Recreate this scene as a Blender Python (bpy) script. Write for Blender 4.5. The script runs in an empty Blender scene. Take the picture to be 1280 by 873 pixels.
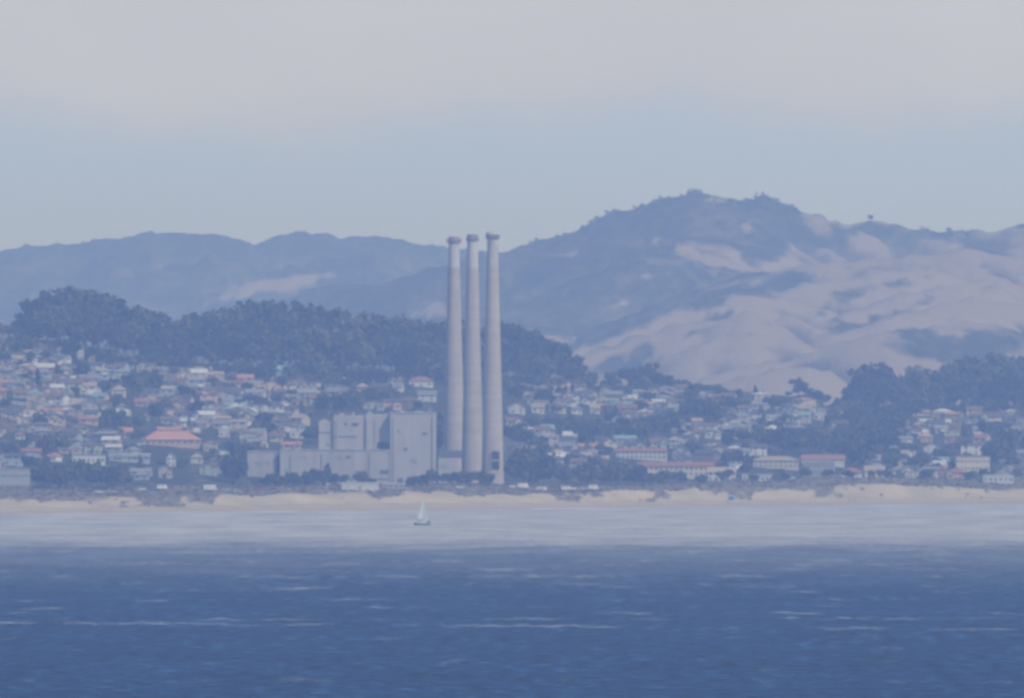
import bpy, bmesh, math, random
import numpy as np
from mathutils import Vector, Matrix

rng = random.Random(7)
S = bpy.context.scene
COL = S.collection
F, UC, VH, CAMZ = 18500.0, 640.0, 494.0, 60.0      # focal length in photo pixels, centre column, horizon row, camera height (m)

# ------------------------------------------------------------------ helpers
def X(u, y): return (u - UC) * y / F
def Z(v, y): return CAMZ + (VH - v) * y / F
def UV(x, y, z): return UC + x / y * F, VH + (CAMZ - z) / y * F

def tag(o, label=None, cat=None, group=None, kind=None):
    if label: o['label'] = label
    if cat: o['category'] = cat
    if group: o['group'] = group
    if kind: o['kind'] = kind
    return o

def link(name, data, parent=None, loc=None, rotz=0.0):
    o = bpy.data.objects.new(name, data)
    COL.objects.link(o)
    if parent is not None: o.parent = parent
    if loc is not None: o.location = loc
    if rotz: o.rotation_euler = (0, 0, rotz)
    return o

class MB:
    """collects shapes; build() links them as one mesh object"""
    def __init__(self): self.v, self.f = [], []
    def add(self, vs, fs):
        b = len(self.v); self.v += [tuple(p) for p in vs]; self.f += [tuple(b + i for i in f) for f in fs]; return self
    def box(self, x0, x1, y0, y1, z0, z1):
        return self.add([(x0,y0,z0),(x1,y0,z0),(x1,y1,z0),(x0,y1,z0),(x0,y0,z1),(x1,y0,z1),(x1,y1,z1),(x0,y1,z1)],
                        [(0,3,2,1),(4,5,6,7),(0,1,5,4),(1,2,6,5),(2,3,7,6),(3,0,4,7)])
    def rings(self, rings, cap=True, n=24, cx=0, cy=0):
        vs, fs = [], []
        for r, z in rings:
            for i in range(n):
                a = 2*math.pi*i/n; vs.append((cx + r*math.cos(a), cy + r*math.sin(a), z))
        for k in range(len(rings)-1):
            for i in range(n):
                j = (i+1) % n
                fs.append((k*n+i, k*n+j, (k+1)*n+j, (k+1)*n+i))
        if cap:
            fs.append(tuple(range(n-1, -1, -1))); fs.append(tuple((len(rings)-1)*n+i for i in range(n)))
        return self.add(vs, fs)
    def tube(self, p, q, r0, r1=None, n=7):
        r1 = r0 if r1 is None else r1
        p, q = Vector(p), Vector(q); d = (q-p).normalized()
        a = d.orthogonal().normalized(); b = d.cross(a)
        vs = []
        for c, r in ((p, r0), (q, r1)):
            for i in range(n):
                t = 2*math.pi*i/n; vs.append(c + a*(r*math.cos(t)) + b*(r*math.sin(t)))
        fs = [(i, (i+1)%n, n+(i+1)%n, n+i) for i in range(n)] + [tuple(range(n-1,-1,-1)), tuple(range(n,2*n))]
        return self.add(vs, fs)
    def mesh(self, name, mat, smooth=False):
        m = bpy.data.meshes.new(name); m.from_pydata(self.v, [], self.f)
        if mat: m.materials.append(mat)
        if smooth: m.polygons.foreach_set('use_smooth', [True]*len(m.polygons))
        m.update(); return m
    sink = None
    def build(self, name, mat, parent=None, loc=None, rotz=0.0, smooth=False):
        if MB.sink is not None:
            d, M = MB.sink; d.setdefault(mat, MB()).add([tuple(M @ Vector(p)) for p in self.v], self.f); return None
        return link(name, self.mesh(name, mat, smooth), parent, loc, rotz)

# ------------------------------------------------------------------ numpy noise
def vnoise(x, y, seed=0):
    xi = np.floor(x).astype(np.int64); yi = np.floor(y).astype(np.int64)
    fx = x - xi; fy = y - yi
    fx = fx*fx*fx*(fx*(fx*6-15)+10); fy = fy*fy*fy*(fy*(fy*6-15)+10)
    def h(a, b):
        n = (a*374761393 + b*668265263 + seed*1442695041) & 0xFFFFFFFF
        n = ((n ^ (n >> 13)) * 1274126177) & 0xFFFFFFFF
        n = ((n ^ (n >> 16)) * 2246822519) & 0xFFFFFFFF
        return ((n ^ (n >> 15)) & 0xFFFF) / 65535.0
    return (h(xi,yi)*(1-fx)+h(xi+1,yi)*fx)*(1-fy) + (h(xi,yi+1)*(1-fx)+h(xi+1,yi+1)*fx)*fy
def fbm(x, y, seed=0, oct=4):
    t, a, s = 0.0, 0.5, 0.0
    for o in range(oct):
        t = t + a*vnoise(x*2**o, y*2**o, seed+o*17); s += a; a *= 0.5
    return t / s
def sst(a, b, x):
    t = np.clip((x-a)/(b-a), 0, 1); return t*t*(3-2*t)

# ------------------------------------------------------------------ materials
def nodes_of(m):
    m.use_nodes = True; nt = m.node_tree; return nt, nt.nodes, nt.links
MATS = {}
def mat(name, col, rough=0.8, var=0.12, scale=0.5, spec=0.3, rand=0.0):
    """painted / weathered surface: base colour broken up by world-scale noise, per-object random brightness"""
    if name in MATS: return MATS[name]
    m = bpy.data.materials.new(name); nt, N, L = nodes_of(m)
    b = N['Principled BSDF']; b.inputs['Roughness'].default_value = rough
    b.inputs['Specular IOR Level'].default_value = spec
    g = N.new('ShaderNodeNewGeometry')
    n = N.new('ShaderNodeTexNoise'); n.inputs['Scale'].default_value = scale; n.inputs['Detail'].default_value = 5
    L.new(g.outputs['Position'], n.inputs['Vector'])
    mr = N.new('ShaderNodeMapRange'); mr.inputs[1].default_value = .3; mr.inputs[2].default_value = .7
    mr.inputs[3].default_value = 1-var; mr.inputs[4].default_value = 1+var
    L.new(n.outputs['Fac'], mr.inputs[0])
    oi = N.new('ShaderNodeObjectInfo')
    m2 = N.new('ShaderNodeMath'); m2.operation = 'MULTIPLY_ADD'; m2.inputs[1].default_value = 2*rand; m2.inputs[2].default_value = 1-rand
    L.new(oi.outputs['Random'], m2.inputs[0])
    m3 = N.new('ShaderNodeMath'); m3.operation = 'MULTIPLY'
    L.new(mr.outputs[0], m3.inputs[0]); L.new(m2.outputs[0], m3.inputs[1])
    vm = N.new('ShaderNodeVectorMath'); vm.operation = 'SCALE'; vm.inputs[0].default_value = col
    L.new(m3.outputs[0], vm.inputs['Scale']); L.new(vm.outputs[0], b.inputs['Base Color'])
    MATS[name] = m; return m

def ramp(N, stops):
    r = N.new('ShaderNodeValToRGB'); e = r.color_ramp.elements
    while len(e) < len(stops): e.new(0.5)
    for el, (p, c) in zip(e, stops): el.position = p; el.color = (*c, 1)
    return r

# ------------------------------------------------------------------ shoreline and coast terrain
SH_U = np.array([-800, 0, 400, 640, 900, 1280, 2200.0]); SH_D = np.array([7060, 7450, 7655, 7762, 7986, 8162, 8650.0])
SH_X = (SH_U-UC)*SH_D/F
def shore(x): 
    x = np.asarray(x, float)
    y = np.interp(x, SH_X, SH_D)
    return np.where(x < SH_X[0], SH_D[0]+(x-SH_X[0])*1.0*.9, np.where(x > SH_X[-1], SH_D[-1]+(x-SH_X[-1])*.8, y))
RIDGE_S = 1500.0
RV = [(-600,418),(-200,418),(0,428),(60,430),(200,458),(300,466),(400,468),(550,472),(640,478),(740,488),(900,492),(1000,502),(1060,520),(1100,522),(1200,518),(1280,518),(1700,512)]
_ry = [float(shore(X(u, 9200)))+RIDGE_S for u, v in RV]
R_X = np.array([X(u, y) for (u, v), y in zip(RV, _ry)]); R_Z = np.array([Z(v, y) for (u, v), y in zip(RV, _ry)])
def coast_z(x, y):
    x = np.asarray(x, float); y = np.asarray(y, float)
    s = y - shore(x)
    zr = np.interp(x, R_X, R_Z)
    beach = np.where(s < 0, s*0.04, 3.0*(1-np.exp(-np.maximum(s,0)/30)))
    d = fbm(x/34, y/46, 3, 4); d2 = fbm(x/11, y/30, 9, 3)
    right = sst(40, 130, x)
    dune = (sst(55, 95, s+22*(d2-.5)) * (1-.62*sst(165, 260, s))) * (2.2 + 7.5*d*(.75+.25*right) + .3*right)
    pad = 6.5*sst(110, 260, s)
    t = np.clip((s-330)/(RIDGE_S-330), 0, 1)
    slope = (zr-9.0)*(t**1.05)
    back = sst(RIDGE_S+40, RIDGE_S+900, s)
    z = beach + dune + pad + slope*sst(330, 380, s)
    z = z + sst(400, 700, s)*4.0*(fbm(x/90, y/140, 21, 3)-.5)
    z = z*(1-back) + 25*back
    return np.maximum(z, -2.6)
def gz(x, y): return float(coast_z(np.array([x]), np.array([y]))[0])
def place(u, v, smin=0):
    """point of the coast ground that shows at photo column u, row v"""
    y = np.arange(7300, 10300, 6.0); x = (u-UC)*y/F; z = coast_z(x, y)
    ok = (y > shore(x)+smin) & (VH+(CAMZ-z)/y*F <= v)
    i = int(np.argmax(ok)) if ok.any() else len(y)-1
    return float(x[i]), float(y[i]), float(z[i])

def grid_mesh(name, gx, gy, gzv, m, attrs):
    ny, nx = gx.shape
    co = np.stack([gx, gy, gzv], -1).reshape(-1, 3)
    idx = np.arange(nx*ny).reshape(ny, nx)
    q = np.stack([idx[:-1,:-1], idx[:-1,1:], idx[1:,1:], idx[1:,:-1]], -1).reshape(-1, 4)
    me = bpy.data.meshes.new(name)
    me.vertices.add(len(co)); me.vertices.foreach_set('co', co.ravel())
    me.loops.add(q.size); me.loops.foreach_set('vertex_index', q.ravel())
    me.polygons.add(len(q)); me.polygons.foreach_set('loop_start', np.arange(0, q.size, 4)); 
    me.update(calc_edges=True); me.validate()
    me.polygons.foreach_set('use_smooth', np.ones(len(q), bool))
    for k, a in attrs.items():
        at = me.attributes.new(k, 'FLOAT', 'POINT'); at.data.foreach_set('value', a.ravel().astype(np.float32))
    me.materials.append(m)
    return me

def ground_material():
    m = bpy.data.materials.new('coast_ground'); nt, N, L = nodes_of(m)
    b = N['Principled BSDF']; b.inputs['Roughness'].default_value = .95; b.inputs['Specular IOR Level'].default_value = .1
    g = N.new('ShaderNodeNewGeometry')
    def noise(s, d=5):
        n = N.new('ShaderNodeTexNoise'); n.inputs['Scale'].default_value = s; n.inputs['Detail'].default_value = d
        L.new(g.outputs['Position'], n.inputs['Vector']); return n
    n1, n2, n3 = noise(.12), noise(.05), noise(.35, 3)
    town = ramp(N, [(.34,(.022,.034,.020)),(.50,(.042,.052,.031)),(.60,(.10,.088,.062)),(.72,(.22,.20,.17))]); L.new(n1.outputs['Fac'], town.inputs[0])
    scrub = ramp(N, [(.30,(.07,.075,.045)),(.50,(.16,.14,.10)),(.62,(.27,.225,.165)),(.8,(.40,.33,.25))]); L.new(n3.outputs['Fac'], scrub.inputs[0])
    sand = ramp(N, [(.3,(.37,.315,.215)),(.7,(.51,.43,.30))]); L.new(n2.outputs['Fac'], sand.inputs[0])
    def attr(k):
        a = N.new('ShaderNodeAttribute'); a.attribute_name = k; return a
    def mix(fac, a, c):
        x = N.new('ShaderNodeMix'); x.data_type = 'RGBA'; L.new(fac, x.inputs[0]); L.new(a, x.inputs[6]); L.new(c, x.inputs[7]); return x.outputs[2]
    def thr(a, n, lo=.42, hi=.58, amt=.55):
        t = N.new('ShaderNodeMath'); t.operation = 'MULTIPLY_ADD'; t.inputs[1].default_value = amt; L.new(n.outputs['Fac'], t.inputs[0]); L.new(a.outputs['Fac'], t.inputs[2])
        r = N.new('ShaderNodeMapRange'); r.inputs[1].default_value = lo+amt/2; r.inputs[2].default_value = hi+amt/2; L.new(t.outputs[0], r.inputs[0]); return r.outputs[0]
    c = mix(thr(attr('scrub'), n1), town.outputs[0], scrub.outputs[0])
    c = mix(thr(attr('sand'), n3), c, sand.outputs[0])
    wet = attr('wet'); c2 = N.new('ShaderNodeMix'); c2.data_type='RGBA'; L.new(wet.outputs['Fac'], c2.inputs[0]); L.new(c, c2.inputs[6]); c2.inputs[7].default_value = (.40,.32,.235,1)
    L.new(c2.outputs[2], b.inputs['Base Color'])
    bp = N.new('ShaderNodeBump'); bp.inputs['Distance'].default_value = 1.5; bp.inputs['Strength'].default_value = .5
    L.new(n3.outputs['Fac'], bp.inputs['Height']); L.new(bp.outputs[0], b.inputs['Normal'])
    return m

xs = np.concatenate([np.arange(-2600, -520, 40), np.arange(-520, 520, 5.0), np.arange(520, 2601, 40)])
ss = np.concatenate([np.arange(-70, 260, 5.0), np.arange(260, 600, 10), np.arange(600, 2700, 20)])
GX, GS = np.meshgrid(xs, ss); GY = shore(GX) + GS
GZ = coast_z(GX, GY)
dn = fbm(GX/28, GY/60, 31, 4)
gu = UC + GX/GY*F
rightw = sst(820, 1000, gu)
midw = sst(180, 330, gu)*(1-sst(620, 720, gu))
d3 = fbm(GX/9, GY/34, 41, 4)
sandA = 1 - sst(46, 118, GS + 85*(dn-.5) + 95*(d3-.5) + 2*rightw - 22*midw)
# bare sand blow-outs higher up the dunes
blow = sst(.56, .66, fbm(GX/40, GY/90, 77, 3)) * (1-sst(120, 165, GS)) * (.35+.65*rightw)
sandA = np.clip(np.maximum(sandA, blow), 0, 1)
scrubA = 1 - sst(190, 300, GS + 60*(dn-.5))
wetA = 1 - sst(6, 26, GS)
link('terrain', grid_mesh('terrain', GX, GY, GZ, ground_material(), {'sand': sandA, 'scrub': scrubA, 'wet': wetA}))['kind'] = 'structure'

# ------------------------------------------------------------------ hills
def ridge_fn(pts, y0, y1=None):
    """crest polyline from photo columns/rows; depth runs from y0 (left end) to y1 (right end)"""
    u = np.array([p[0] for p in pts], float); v = np.array([p[1] for p in pts], float)
    yy = np.full(len(u), y0, float) if y1 is None else np.interp(u, [u[0], u[-1]], [y0, y1])
    return (u-UC)*yy/F, yy, CAMZ+(VH-v)*yy/F
RID = [
 # pts, depth, front slope, back slope
 (ridge_fn([(-1400,330),(-500,300),(-100,322),(0,311),(40,307),(90,306),(140,299),(185,292),(250,293),(285,297),(318,307),(350,296),(385,288),(412,289),(430,297),(480,298),(520,304),(560,310),(620,316),(760,330),(1300,360),(2400,380)], 19500), .17, .5),
 (ridge_fn([(-300,480),(300,400),(520,340),(600,312),(640,310),(680,300),(725,283),(752,266),(790,262),(830,248),(866,238),(905,240),(965,246),(1000,263),(1040,272),(1085,276),(1140,281),(1190,280),(1215,286),(1245,287),(1290,279),(1500,262),(2300,330)], 15800), .26, .5),
 (ridge_fn([(300,520),(700,430),(820,378),(900,350),(960,335),(1000,328),(1040,322),(1100,322),(1150,317),(1215,309),(1250,312),(1290,324),(1400,345),(2000,330)], 14200, 14600), .26, .45),
 (ridge_fn([(520,520),(700,452),(730,441),(800,417),(850,401),(900,392),(930,384),(975,391),(1020,400),(1100,405),(1400,430),(2000,450)], 12900, 13700), .27, .5),
 (ridge_fn([(600,520),(760,468),(860,432),(900,420),(940,411),(975,418),(1040,432),(1120,450),(1300,480)], 12700, 13000), .27, .5),
 (ridge_fn([(700,520),(840,478),(900,462),(1000,440),(1060,424),(1100,412),(1150,404),(1200,400),(1240,404),(1290,414),(1500,425),(2000,420)], 12200, 12900), .24, .5),
 (ridge_fn([(760,520),(870,485),(910,472),(960,456),(1010,452),(1050,466),(1100,490),(1300,520)], 11700, 12000), .25, .5),
 (ridge_fn([(700,470),(870,390),(930,371),(1000,353),(1090,339),(1150,333),(1230,345),(1320,365)], 13500, 14000), .36, .45),
 (ridge_fn([(960,420),(1040,390),(1090,373),(1150,357),(1190,350),(1240,352),(1290,364),(1400,380)], 13200, 13700), .36, .45),
 (ridge_fn([(980,440),(1060,409),(1110,394),(1150,382),(1200,369),(1250,372),(1300,384),(1400,400)], 12900, 13400), .36, .45),
 (ridge_fn([(640,470),(720,430),(780,408),(840,386),(890,372),(950,366),(1000,375)], 13300, 13600), .36, .45),
 (ridge_fn([(700,340),(760,320),(800,300),(840,292),(880,296),(930,305)], 15300, 15450), .34, .5),
 (ridge_fn([(560,420),(640,385),(700,355),(760,335),(820,322),(880,316)], 14900, 15200), .34, .5),
 (ridge_fn([(60,372),(130,350),(200,332),(260,322),(320,330)], 18600, 18900), .25, .5),
 (ridge_fn([(300,352),(360,330),(430,315),(490,312),(540,322)], 18500, 18900), .25, .5),
 (ridge_fn([(-400,440),(-100,425),(100,412),(220,398),(330,372),(420,352),(470,350),(520,362),(600,380),(700,400),(900,470)], 16500, 16500), .20, .4),
 (ridge_fn([(-400,470),(0,440),(200,425),(380,405),(480,400),(560,392),(640,400),(700,412),(760,440),(900,500)], 14500, 14500), .20, .4),
]
def hills_z(x, y):
    z = np.full(x.shape, 22.0)
    wob = 1 + .0*x
    gx = fbm((x+.22*(y-13000))/190, y/520, 51, 4)-.5
    gul = np.abs(fbm(x/95 + (y/400), y/620, 61, 4)-.5)*2
    rdg = 1-np.abs(2*fbm((x+.5*(y-13000))/120, (y-.2*x)/330, 71, 4)-1)
    for (cx, cy, cz), fs, bs in RID:
        ym = np.interp(x, cx, cy); zm = np.interp(x, cx, cz) - .35*np.maximum(0, np.maximum(cx[0]-x, x-cx[-1]))
        d = y - ym
        fall = np.where(d < 0, -d*fs, d*bs)
        rough = np.clip(np.abs(d)/350, 0, 1)
        h = zm - fall*(.9+.0*gx) + rough*(gx*46 - (1-np.minimum(gul*2.4,1))*26 + (rdg-.6)*42)
        # rounded crest
        h = h - 3*np.exp(-(d/60)**2)
        k = 7.0
        m = np.maximum(z, h); z = m + k*np.log1p(np.exp(-np.abs(z-h)/k)) - k*0.0
    z = z + sst(30, 90, z)*(16*(1-np.abs(2*fbm((x+.6*(y-13000))/52, y/190, 81, 4)-1))-10)*(.5+.5*sst(12000,13500,y))
    return z + .6*(fbm(x/22, y/40, 5, 3)-.5)*2
hx = np.concatenate([np.arange(-4200, -900, 60), np.arange(-900, 900, 7.0), np.arange(900, 4201, 60)])
hy = np.concatenate([np.arange(10250, 15900, 22), np.arange(15900, 21500, 45)])
HX, HY = np.meshgrid(hx, hy)
HZ = hills_z(HX, HY)
HZ = HZ*sst(10250, 10700, HY) + 22*(1-sst(10250, 10700, HY))
hu, hv = UC+HX/HY*F, VH+(CAMZ-HZ)/HY*F
# vegetation cover: 1 = dark scrub / oak, 0 = dry grass
def blob(u, v, ru, rv, rot=0):
    c, s_ = math.cos(rot), math.sin(rot); du, dv = hu-u, hv-v
    a, b = (du*c+dv*s_)/ru, (-du*s_+dv*c)/rv
    return 1-sst(.1, 1.35, np.sqrt(a*a+b*b))
base_scrub = 1 - sst(-14, 26, (hv - np.interp(hu, [560,640,700,760,850,960,1000,1040,1150,1280,1700], [470,465,440,425,380,337,300,290,292,297,295])))
cov = np.where(HY > 15200, 1.0, 0.0)*.0 + base_scrub
cov = np.maximum(cov, np.where((HY > 14000) & (hu < 640), 1, 0))
cov = np.maximum(cov, np.where((hu < 700), .9, 0))
for a in [(1050,292,60,12,-.05),(1150,292,55,14,0),(1250,316,50,6,.2),(1010,300,50,22,.2),(960,360,70,18,-.3),(880,372,90,20,-.3),(760,400,70,30,-.4),
          (1010,345,50,7,-.25),(1100,360,80,13,-.2),(1120,390,60,9,-.35),(960,405,14,4,.2),(1060,410,40,9,-.1),(905,398,30,6,-.5),
          (800,440,22,7,-.5),(1180,440,120,26,.1),(1250,430,90,30,0),(1140,420,50,14,.1),(760,460,60,14,-.2),(1030,392,22,9,0),(860,420,16,5,-.4)]:
    cov = np.maximum(cov, .82*blob(*a))
for a in [(345,355,70,8,-.14),(240,385,45,7,-.2),(400,349,18,7,-.2),(300,368,30,5,-.15),(905,322,62,14,.15),(875,316,34,7,.1),(820,298,7,4,0),(933,282,7,4,0),(895,250,16,6,0),(1040,277,46,7,.1),(1015,282,30,12,.5),
          (960,335,40,5,0),(1100,279,30,5,0),(1252,292,60,11,0),(1225,300,25,8,.3),(700,424,30,5,.05),(545,385,30,8,.3),(520,392,30,5,.2),(800,372,60,4,-.25),(820,345,40,4,-.1),(690,315,40,3,0)]:
    cov = cov * (1 - np.minimum(1, 1.0*blob(*a)))
gulA = np.abs(fbm(HX/95 + (HY/400), HY/620, 61, 4)-.5)*2
def blur(a, k, ax):
    c = np.cumsum(np.insert(np.pad(a, [(k,k) if i == ax else (0,0) for i in (0,1)], mode='edge'), 0, 0, axis=ax), axis=ax)
    n = 2*k+1
    return (c[n:] - c[:-n])/n if ax == 0 else (c[:,n:] - c[:,:-n])/n
lap = HZ - blur(blur(HZ, 6, 1), 2, 0)
cov = np.clip(cov + .30*(1-sst(.05, .3, gulA)) + .25*np.clip(-lap/3.5, -.6, 1) - .06, 0, 1)
dry_relief = np.clip(.5 + lap/3.0, 0, 1)  # paler crests, darker swales: grass dryness plus relief light and shade painted in

def hill_material():
    m = bpy.data.materials.new('hill_cover'); nt, N, L = nodes_of(m)
    b = N['Principled BSDF']; b.inputs['Roughness'].default_value = 1; b.inputs['Specular IOR Level'].default_value = 0
    g = N.new('ShaderNodeNewGeometry')
    mp = N.new('ShaderNodeMapping'); mp.inputs['Scale'].default_value = (1, .45, 1); L.new(g.outputs['Position'], mp.inputs[0])
    def noise(s, d=6):
        n = N.new('ShaderNodeTexNoise'); n.inputs['Scale'].default_value = s; n.inputs['Detail'].default_value = d
        L.new(mp.outputs[0], n.inputs['Vector']); return n
    n1, n2, n3 = noise(.030, 8), noise(.012), noise(.075, 7)
    n1.inputs['Roughness'].default_value = .66
    grass = ramp(N, [(.18,(.095,.088,.06)),(.5,(.205,.17,.118)),(.82,(.315,.258,.188))]); ad = N.new('ShaderNodeAttribute'); ad.attribute_name = 'dry_relief'; av = N.new('ShaderNodeMath'); av.operation = 'MULTIPLY_ADD'; av.inputs[1].default_value = .62
    L.new(ad.outputs['Fac'], av.inputs[0]); av2 = N.new('ShaderNodeMath'); av2.operation = 'MULTIPLY'; av2.inputs[1].default_value = .46; L.new(n2.outputs['Fac'], av2.inputs[0]); L.new(av2.outputs[0], av.inputs[2]); L.new(av.outputs[0], grass.inputs[0])
    scrub = ramp(N, [(.34,(.014,.024,.013)),(.5,(.05,.058,.034)),(.66,(.17,.145,.095))])
    sm = N.new('ShaderNodeMix'); sm.inputs[0].default_value = .5; L.new(n3.outputs['Fac'], sm.inputs[2]); L.new(n2.outputs['Fac'], sm.inputs[3]); L.new(sm.outputs[0], scrub.inputs[0])
    a = N.new('ShaderNodeAttribute'); a.attribute_name = 'cover'
    t = N.new('ShaderNodeMath'); t.operation = 'MULTIPLY_ADD'; t.inputs[1].default_value = 1.6; L.new(n1.outputs['Fac'], t.inputs[0]); L.new(a.outputs['Fac'], t.inputs[2])
    r = N.new('ShaderNodeMapRange'); r.inputs[1].default_value = 1.10; r.inputs[2].default_value = 1.46; L.new(t.outputs[0], r.inputs[0])
    x = N.new('ShaderNodeMix'); x.data_type='RGBA'; L.new(r.outputs[0], x.inputs[0]); L.new(grass.outputs[0], x.inputs[6]); L.new(scrub.outputs[0], x.inputs[7])
    L.new(x.outputs[2], b.inputs['Base Color'])
    bp = N.new('ShaderNodeBump'); bp.inputs['Distance'].default_value = 9; bp.inputs['Strength'].default_value = .7
    L.new(n1.outputs['Fac'], bp.inputs['Height']); L.new(bp.outputs[0], b.inputs['Normal'])
    return m
HILLM = hill_material()
link('hills', grid_mesh('hills', HX, HY, HZ, HILLM, {'cover': cov, 'dry_relief': dry_relief}))['kind'] = 'structure'
# valley floor between and around, reaching the far edge of the haze
gm = MB().add([(-8800,8000,-3.0),(8800,8000,-3.0),(8800,24800,-3.0),(-8800,24800,-3.0)], [(0,1,2,3)]).build('ground', mat('dry_valley', (.16,.14,.09), .95, .2, .02))
gm['kind'] = 'structure'

# ------------------------------------------------------------------ water
def water_material():
    m = bpy.data.materials.new('sea_water'); nt, N, L = nodes_of(m)
    b = N['Principled BSDF']; b.inputs['IOR'].default_value = 1.33
    g = N.new('ShaderNodeNewGeometry'); sep = N.new('ShaderNodeSeparateXYZ'); L.new(g.outputs['Position'], sep.inputs[0])
    def noise(s, d=4, sc=(1,1,1)):
        mp = N.new('ShaderNodeMapping'); mp.inputs['Scale'].default_value = sc; L.new(g.outputs['Position'], mp.inputs[0])
        n = N.new('ShaderNodeTexNoise'); n.inputs['Scale'].default_value = s; n.inputs['Detail'].default_value = d; n.inputs['Roughness'].default_value = .6
        L.new(mp.outputs[0], n.inputs['Vector']); return n
    def math_(op, a, c=None, d=None, clamp=False):
        k = N.new('ShaderNodeMath'); k.operation = op; k.use_clamp = clamp
        for i, q in enumerate((a, c, d)):
            if q is None: continue
            if isinstance(q, (int, float)): k.inputs[i].default_value = q
            else: L.new(q, k.inputs[i])
        return k.outputs[0]
    def mr(a, lo, hi, o0=0, o1=1):
        r = N.new('ShaderNodeMapRange'); r.interpolation_type = 'SMOOTHSTEP'; L.new(a, r.inputs[0])
        for i, q in enumerate((lo, hi, o0, o1)): r.inputs[i+1].default_value = q
        return r.outputs[0]
    x, y = sep.outputs[0], sep.outputs[1]
    nb = noise(.012, 5, (1, .30, 1)); n_mid = noise(.03, 5, (1, .25, 1)); n_f = noise(.22, 6, (1, .24, 1)); n_j = noise(.16, 3, (1, 0, 1)); n_big = noise(.0035, 3, (1, .5, 1))
    # sky glare on the nearshore water, painted in as a pale turbid tone, begins about 5.6 km out
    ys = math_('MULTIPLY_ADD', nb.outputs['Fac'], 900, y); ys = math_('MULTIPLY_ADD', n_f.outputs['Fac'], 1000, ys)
    glare = mr(ys, 6250, 7350)
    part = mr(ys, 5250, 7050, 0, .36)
    deep = ramp(N, [(.38,(.0005,.008,.032)),(.5,(.002,.031,.098)),(.62,(.023,.082,.19))]); L.new(n_f.outputs['Fac'], deep.inputs[0])
    deep2 = ramp(N, [(.35,(.62,.66,.72)),(.65,(1.4,1.35,1.28))]); L.new(n_mid.outputs['Fac'], deep2.inputs[0])
    mul = N.new('ShaderNodeMix'); mul.data_type='RGBA'; mul.blend_type='MULTIPLY'; mul.inputs[0].default_value = 1; L.new(deep.outputs[0], mul.inputs[6]); L.new(deep2.outputs[0], mul.inputs[7])
    glare_tone = ramp(N, [(.36,(.34,.335,.33)),(.64,(.54,.515,.485))]); L.new(n_mid.outputs['Fac'], glare_tone.inputs[0])
    sh = math_('MAXIMUM', glare, part)
    c1 = N.new('ShaderNodeMix'); c1.data_type='RGBA'; L.new(sh, c1.inputs[0]); L.new(mul.outputs[2], c1.inputs[6]); L.new(glare_tone.outputs[0], c1.inputs[7])
    # foam lines: long rows of spilling crests, slightly oblique
    def foam(y0, slope, width, dens, seed):
        wob = noise(.035, 4, (1, 0.0, 1))
        yy = math_('MULTIPLY_ADD', x, slope, y0)
        d = math_('SUBTRACT', y, yy); d = math_('MULTIPLY_ADD', math_('SUBTRACT', wob.outputs['Fac'], .5), 170, d); d = math_('MULTIPLY_ADD', math_('SUBTRACT', n_j.outputs['Fac'], .5), 90, d)
        d = math_('ABSOLUTE', d)
        line = mr(d, width*1.5, 0)
        mp = N.new('ShaderNodeMapping'); mp.inputs['Location'].default_value = (seed*31.7, seed*11.3, 0); mp.inputs['Scale'].default_value = (1,.05,1); L.new(g.outputs['Position'], mp.inputs[0])
        nn = N.new('ShaderNodeTexNoise'); nn.inputs['Scale'].default_value = .042; nn.inputs['Detail'].default_value = 7; nn.inputs['Roughness'].default_value = .65; L.new(mp.outputs[0], nn.inputs['Vector'])
        br = mr(nn.outputs['Fac'], dens-.05, dens+.13)
        return math_('MULTIPLY', math_('MULTIPLY', line, br), mr(n_f.outputs['Fac'], .36, .60, .25, 1))
    fl = foam(3846, -.45, 24, .47, 1)
    for a in [(3965,.1,22.1,.52,2),(4190,.15,27.2,.55,3),(4520,-.2,34,.58,4),(4900,.1,47.6,.55,5),(3350,.1,30.6,.60,6),(3110,-.1,27.2,.58,7),(5350,.1,68,.54,8),(3660,.2,23.8,.57,9),(4340,.05,30.6,.56,10),(4700,-.1,40.8,.57,11),(5650,-.1,74.8,.55,12),(4080,-.1,25.5,.55,13),(5080,.2,51,.55,14),(5250,-.25,57.8,.55,15),(4620,.2,40.8,.55,16),(3500,-.05,23.8,.58,17),(3230,.12,22.1,.6,18)]:
        fl = math_('MAXIMUM', fl, math_('MULTIPLY', foam(*a), .95))
    # breaking ripples along the beach are handled by the surf mesh
    c2 = N.new('ShaderNodeMix'); c2.data_type='RGBA'; L.new(math_('MULTIPLY', fl, .46), c2.inputs[0]); L.new(c1.outputs[2], c2.inputs[6]); c2.inputs[7].default_value = (.55,.57,.58,1)
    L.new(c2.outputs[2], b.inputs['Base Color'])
    b.inputs['Roughness'].default_value = .55
    b.inputs['Specular IOR Level'].default_value = .22
    bp = N.new('ShaderNodeBump'); bp.inputs['Strength'].default_value = .9; bp.inputs['Distance'].default_value = 2.0
    L.new(n_f.outputs['Fac'], bp.inputs['Height']); L.new(bp.outputs[0], b.inputs['Normal'])
    return m
w = MB().add([(-8800,-1500,0),(8800,-1500,0),(8800,9600,0),(-8800,9600,0)], [(0,1,2,3)]).build('water', water_material()); w['kind'] = 'structure'
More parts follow.
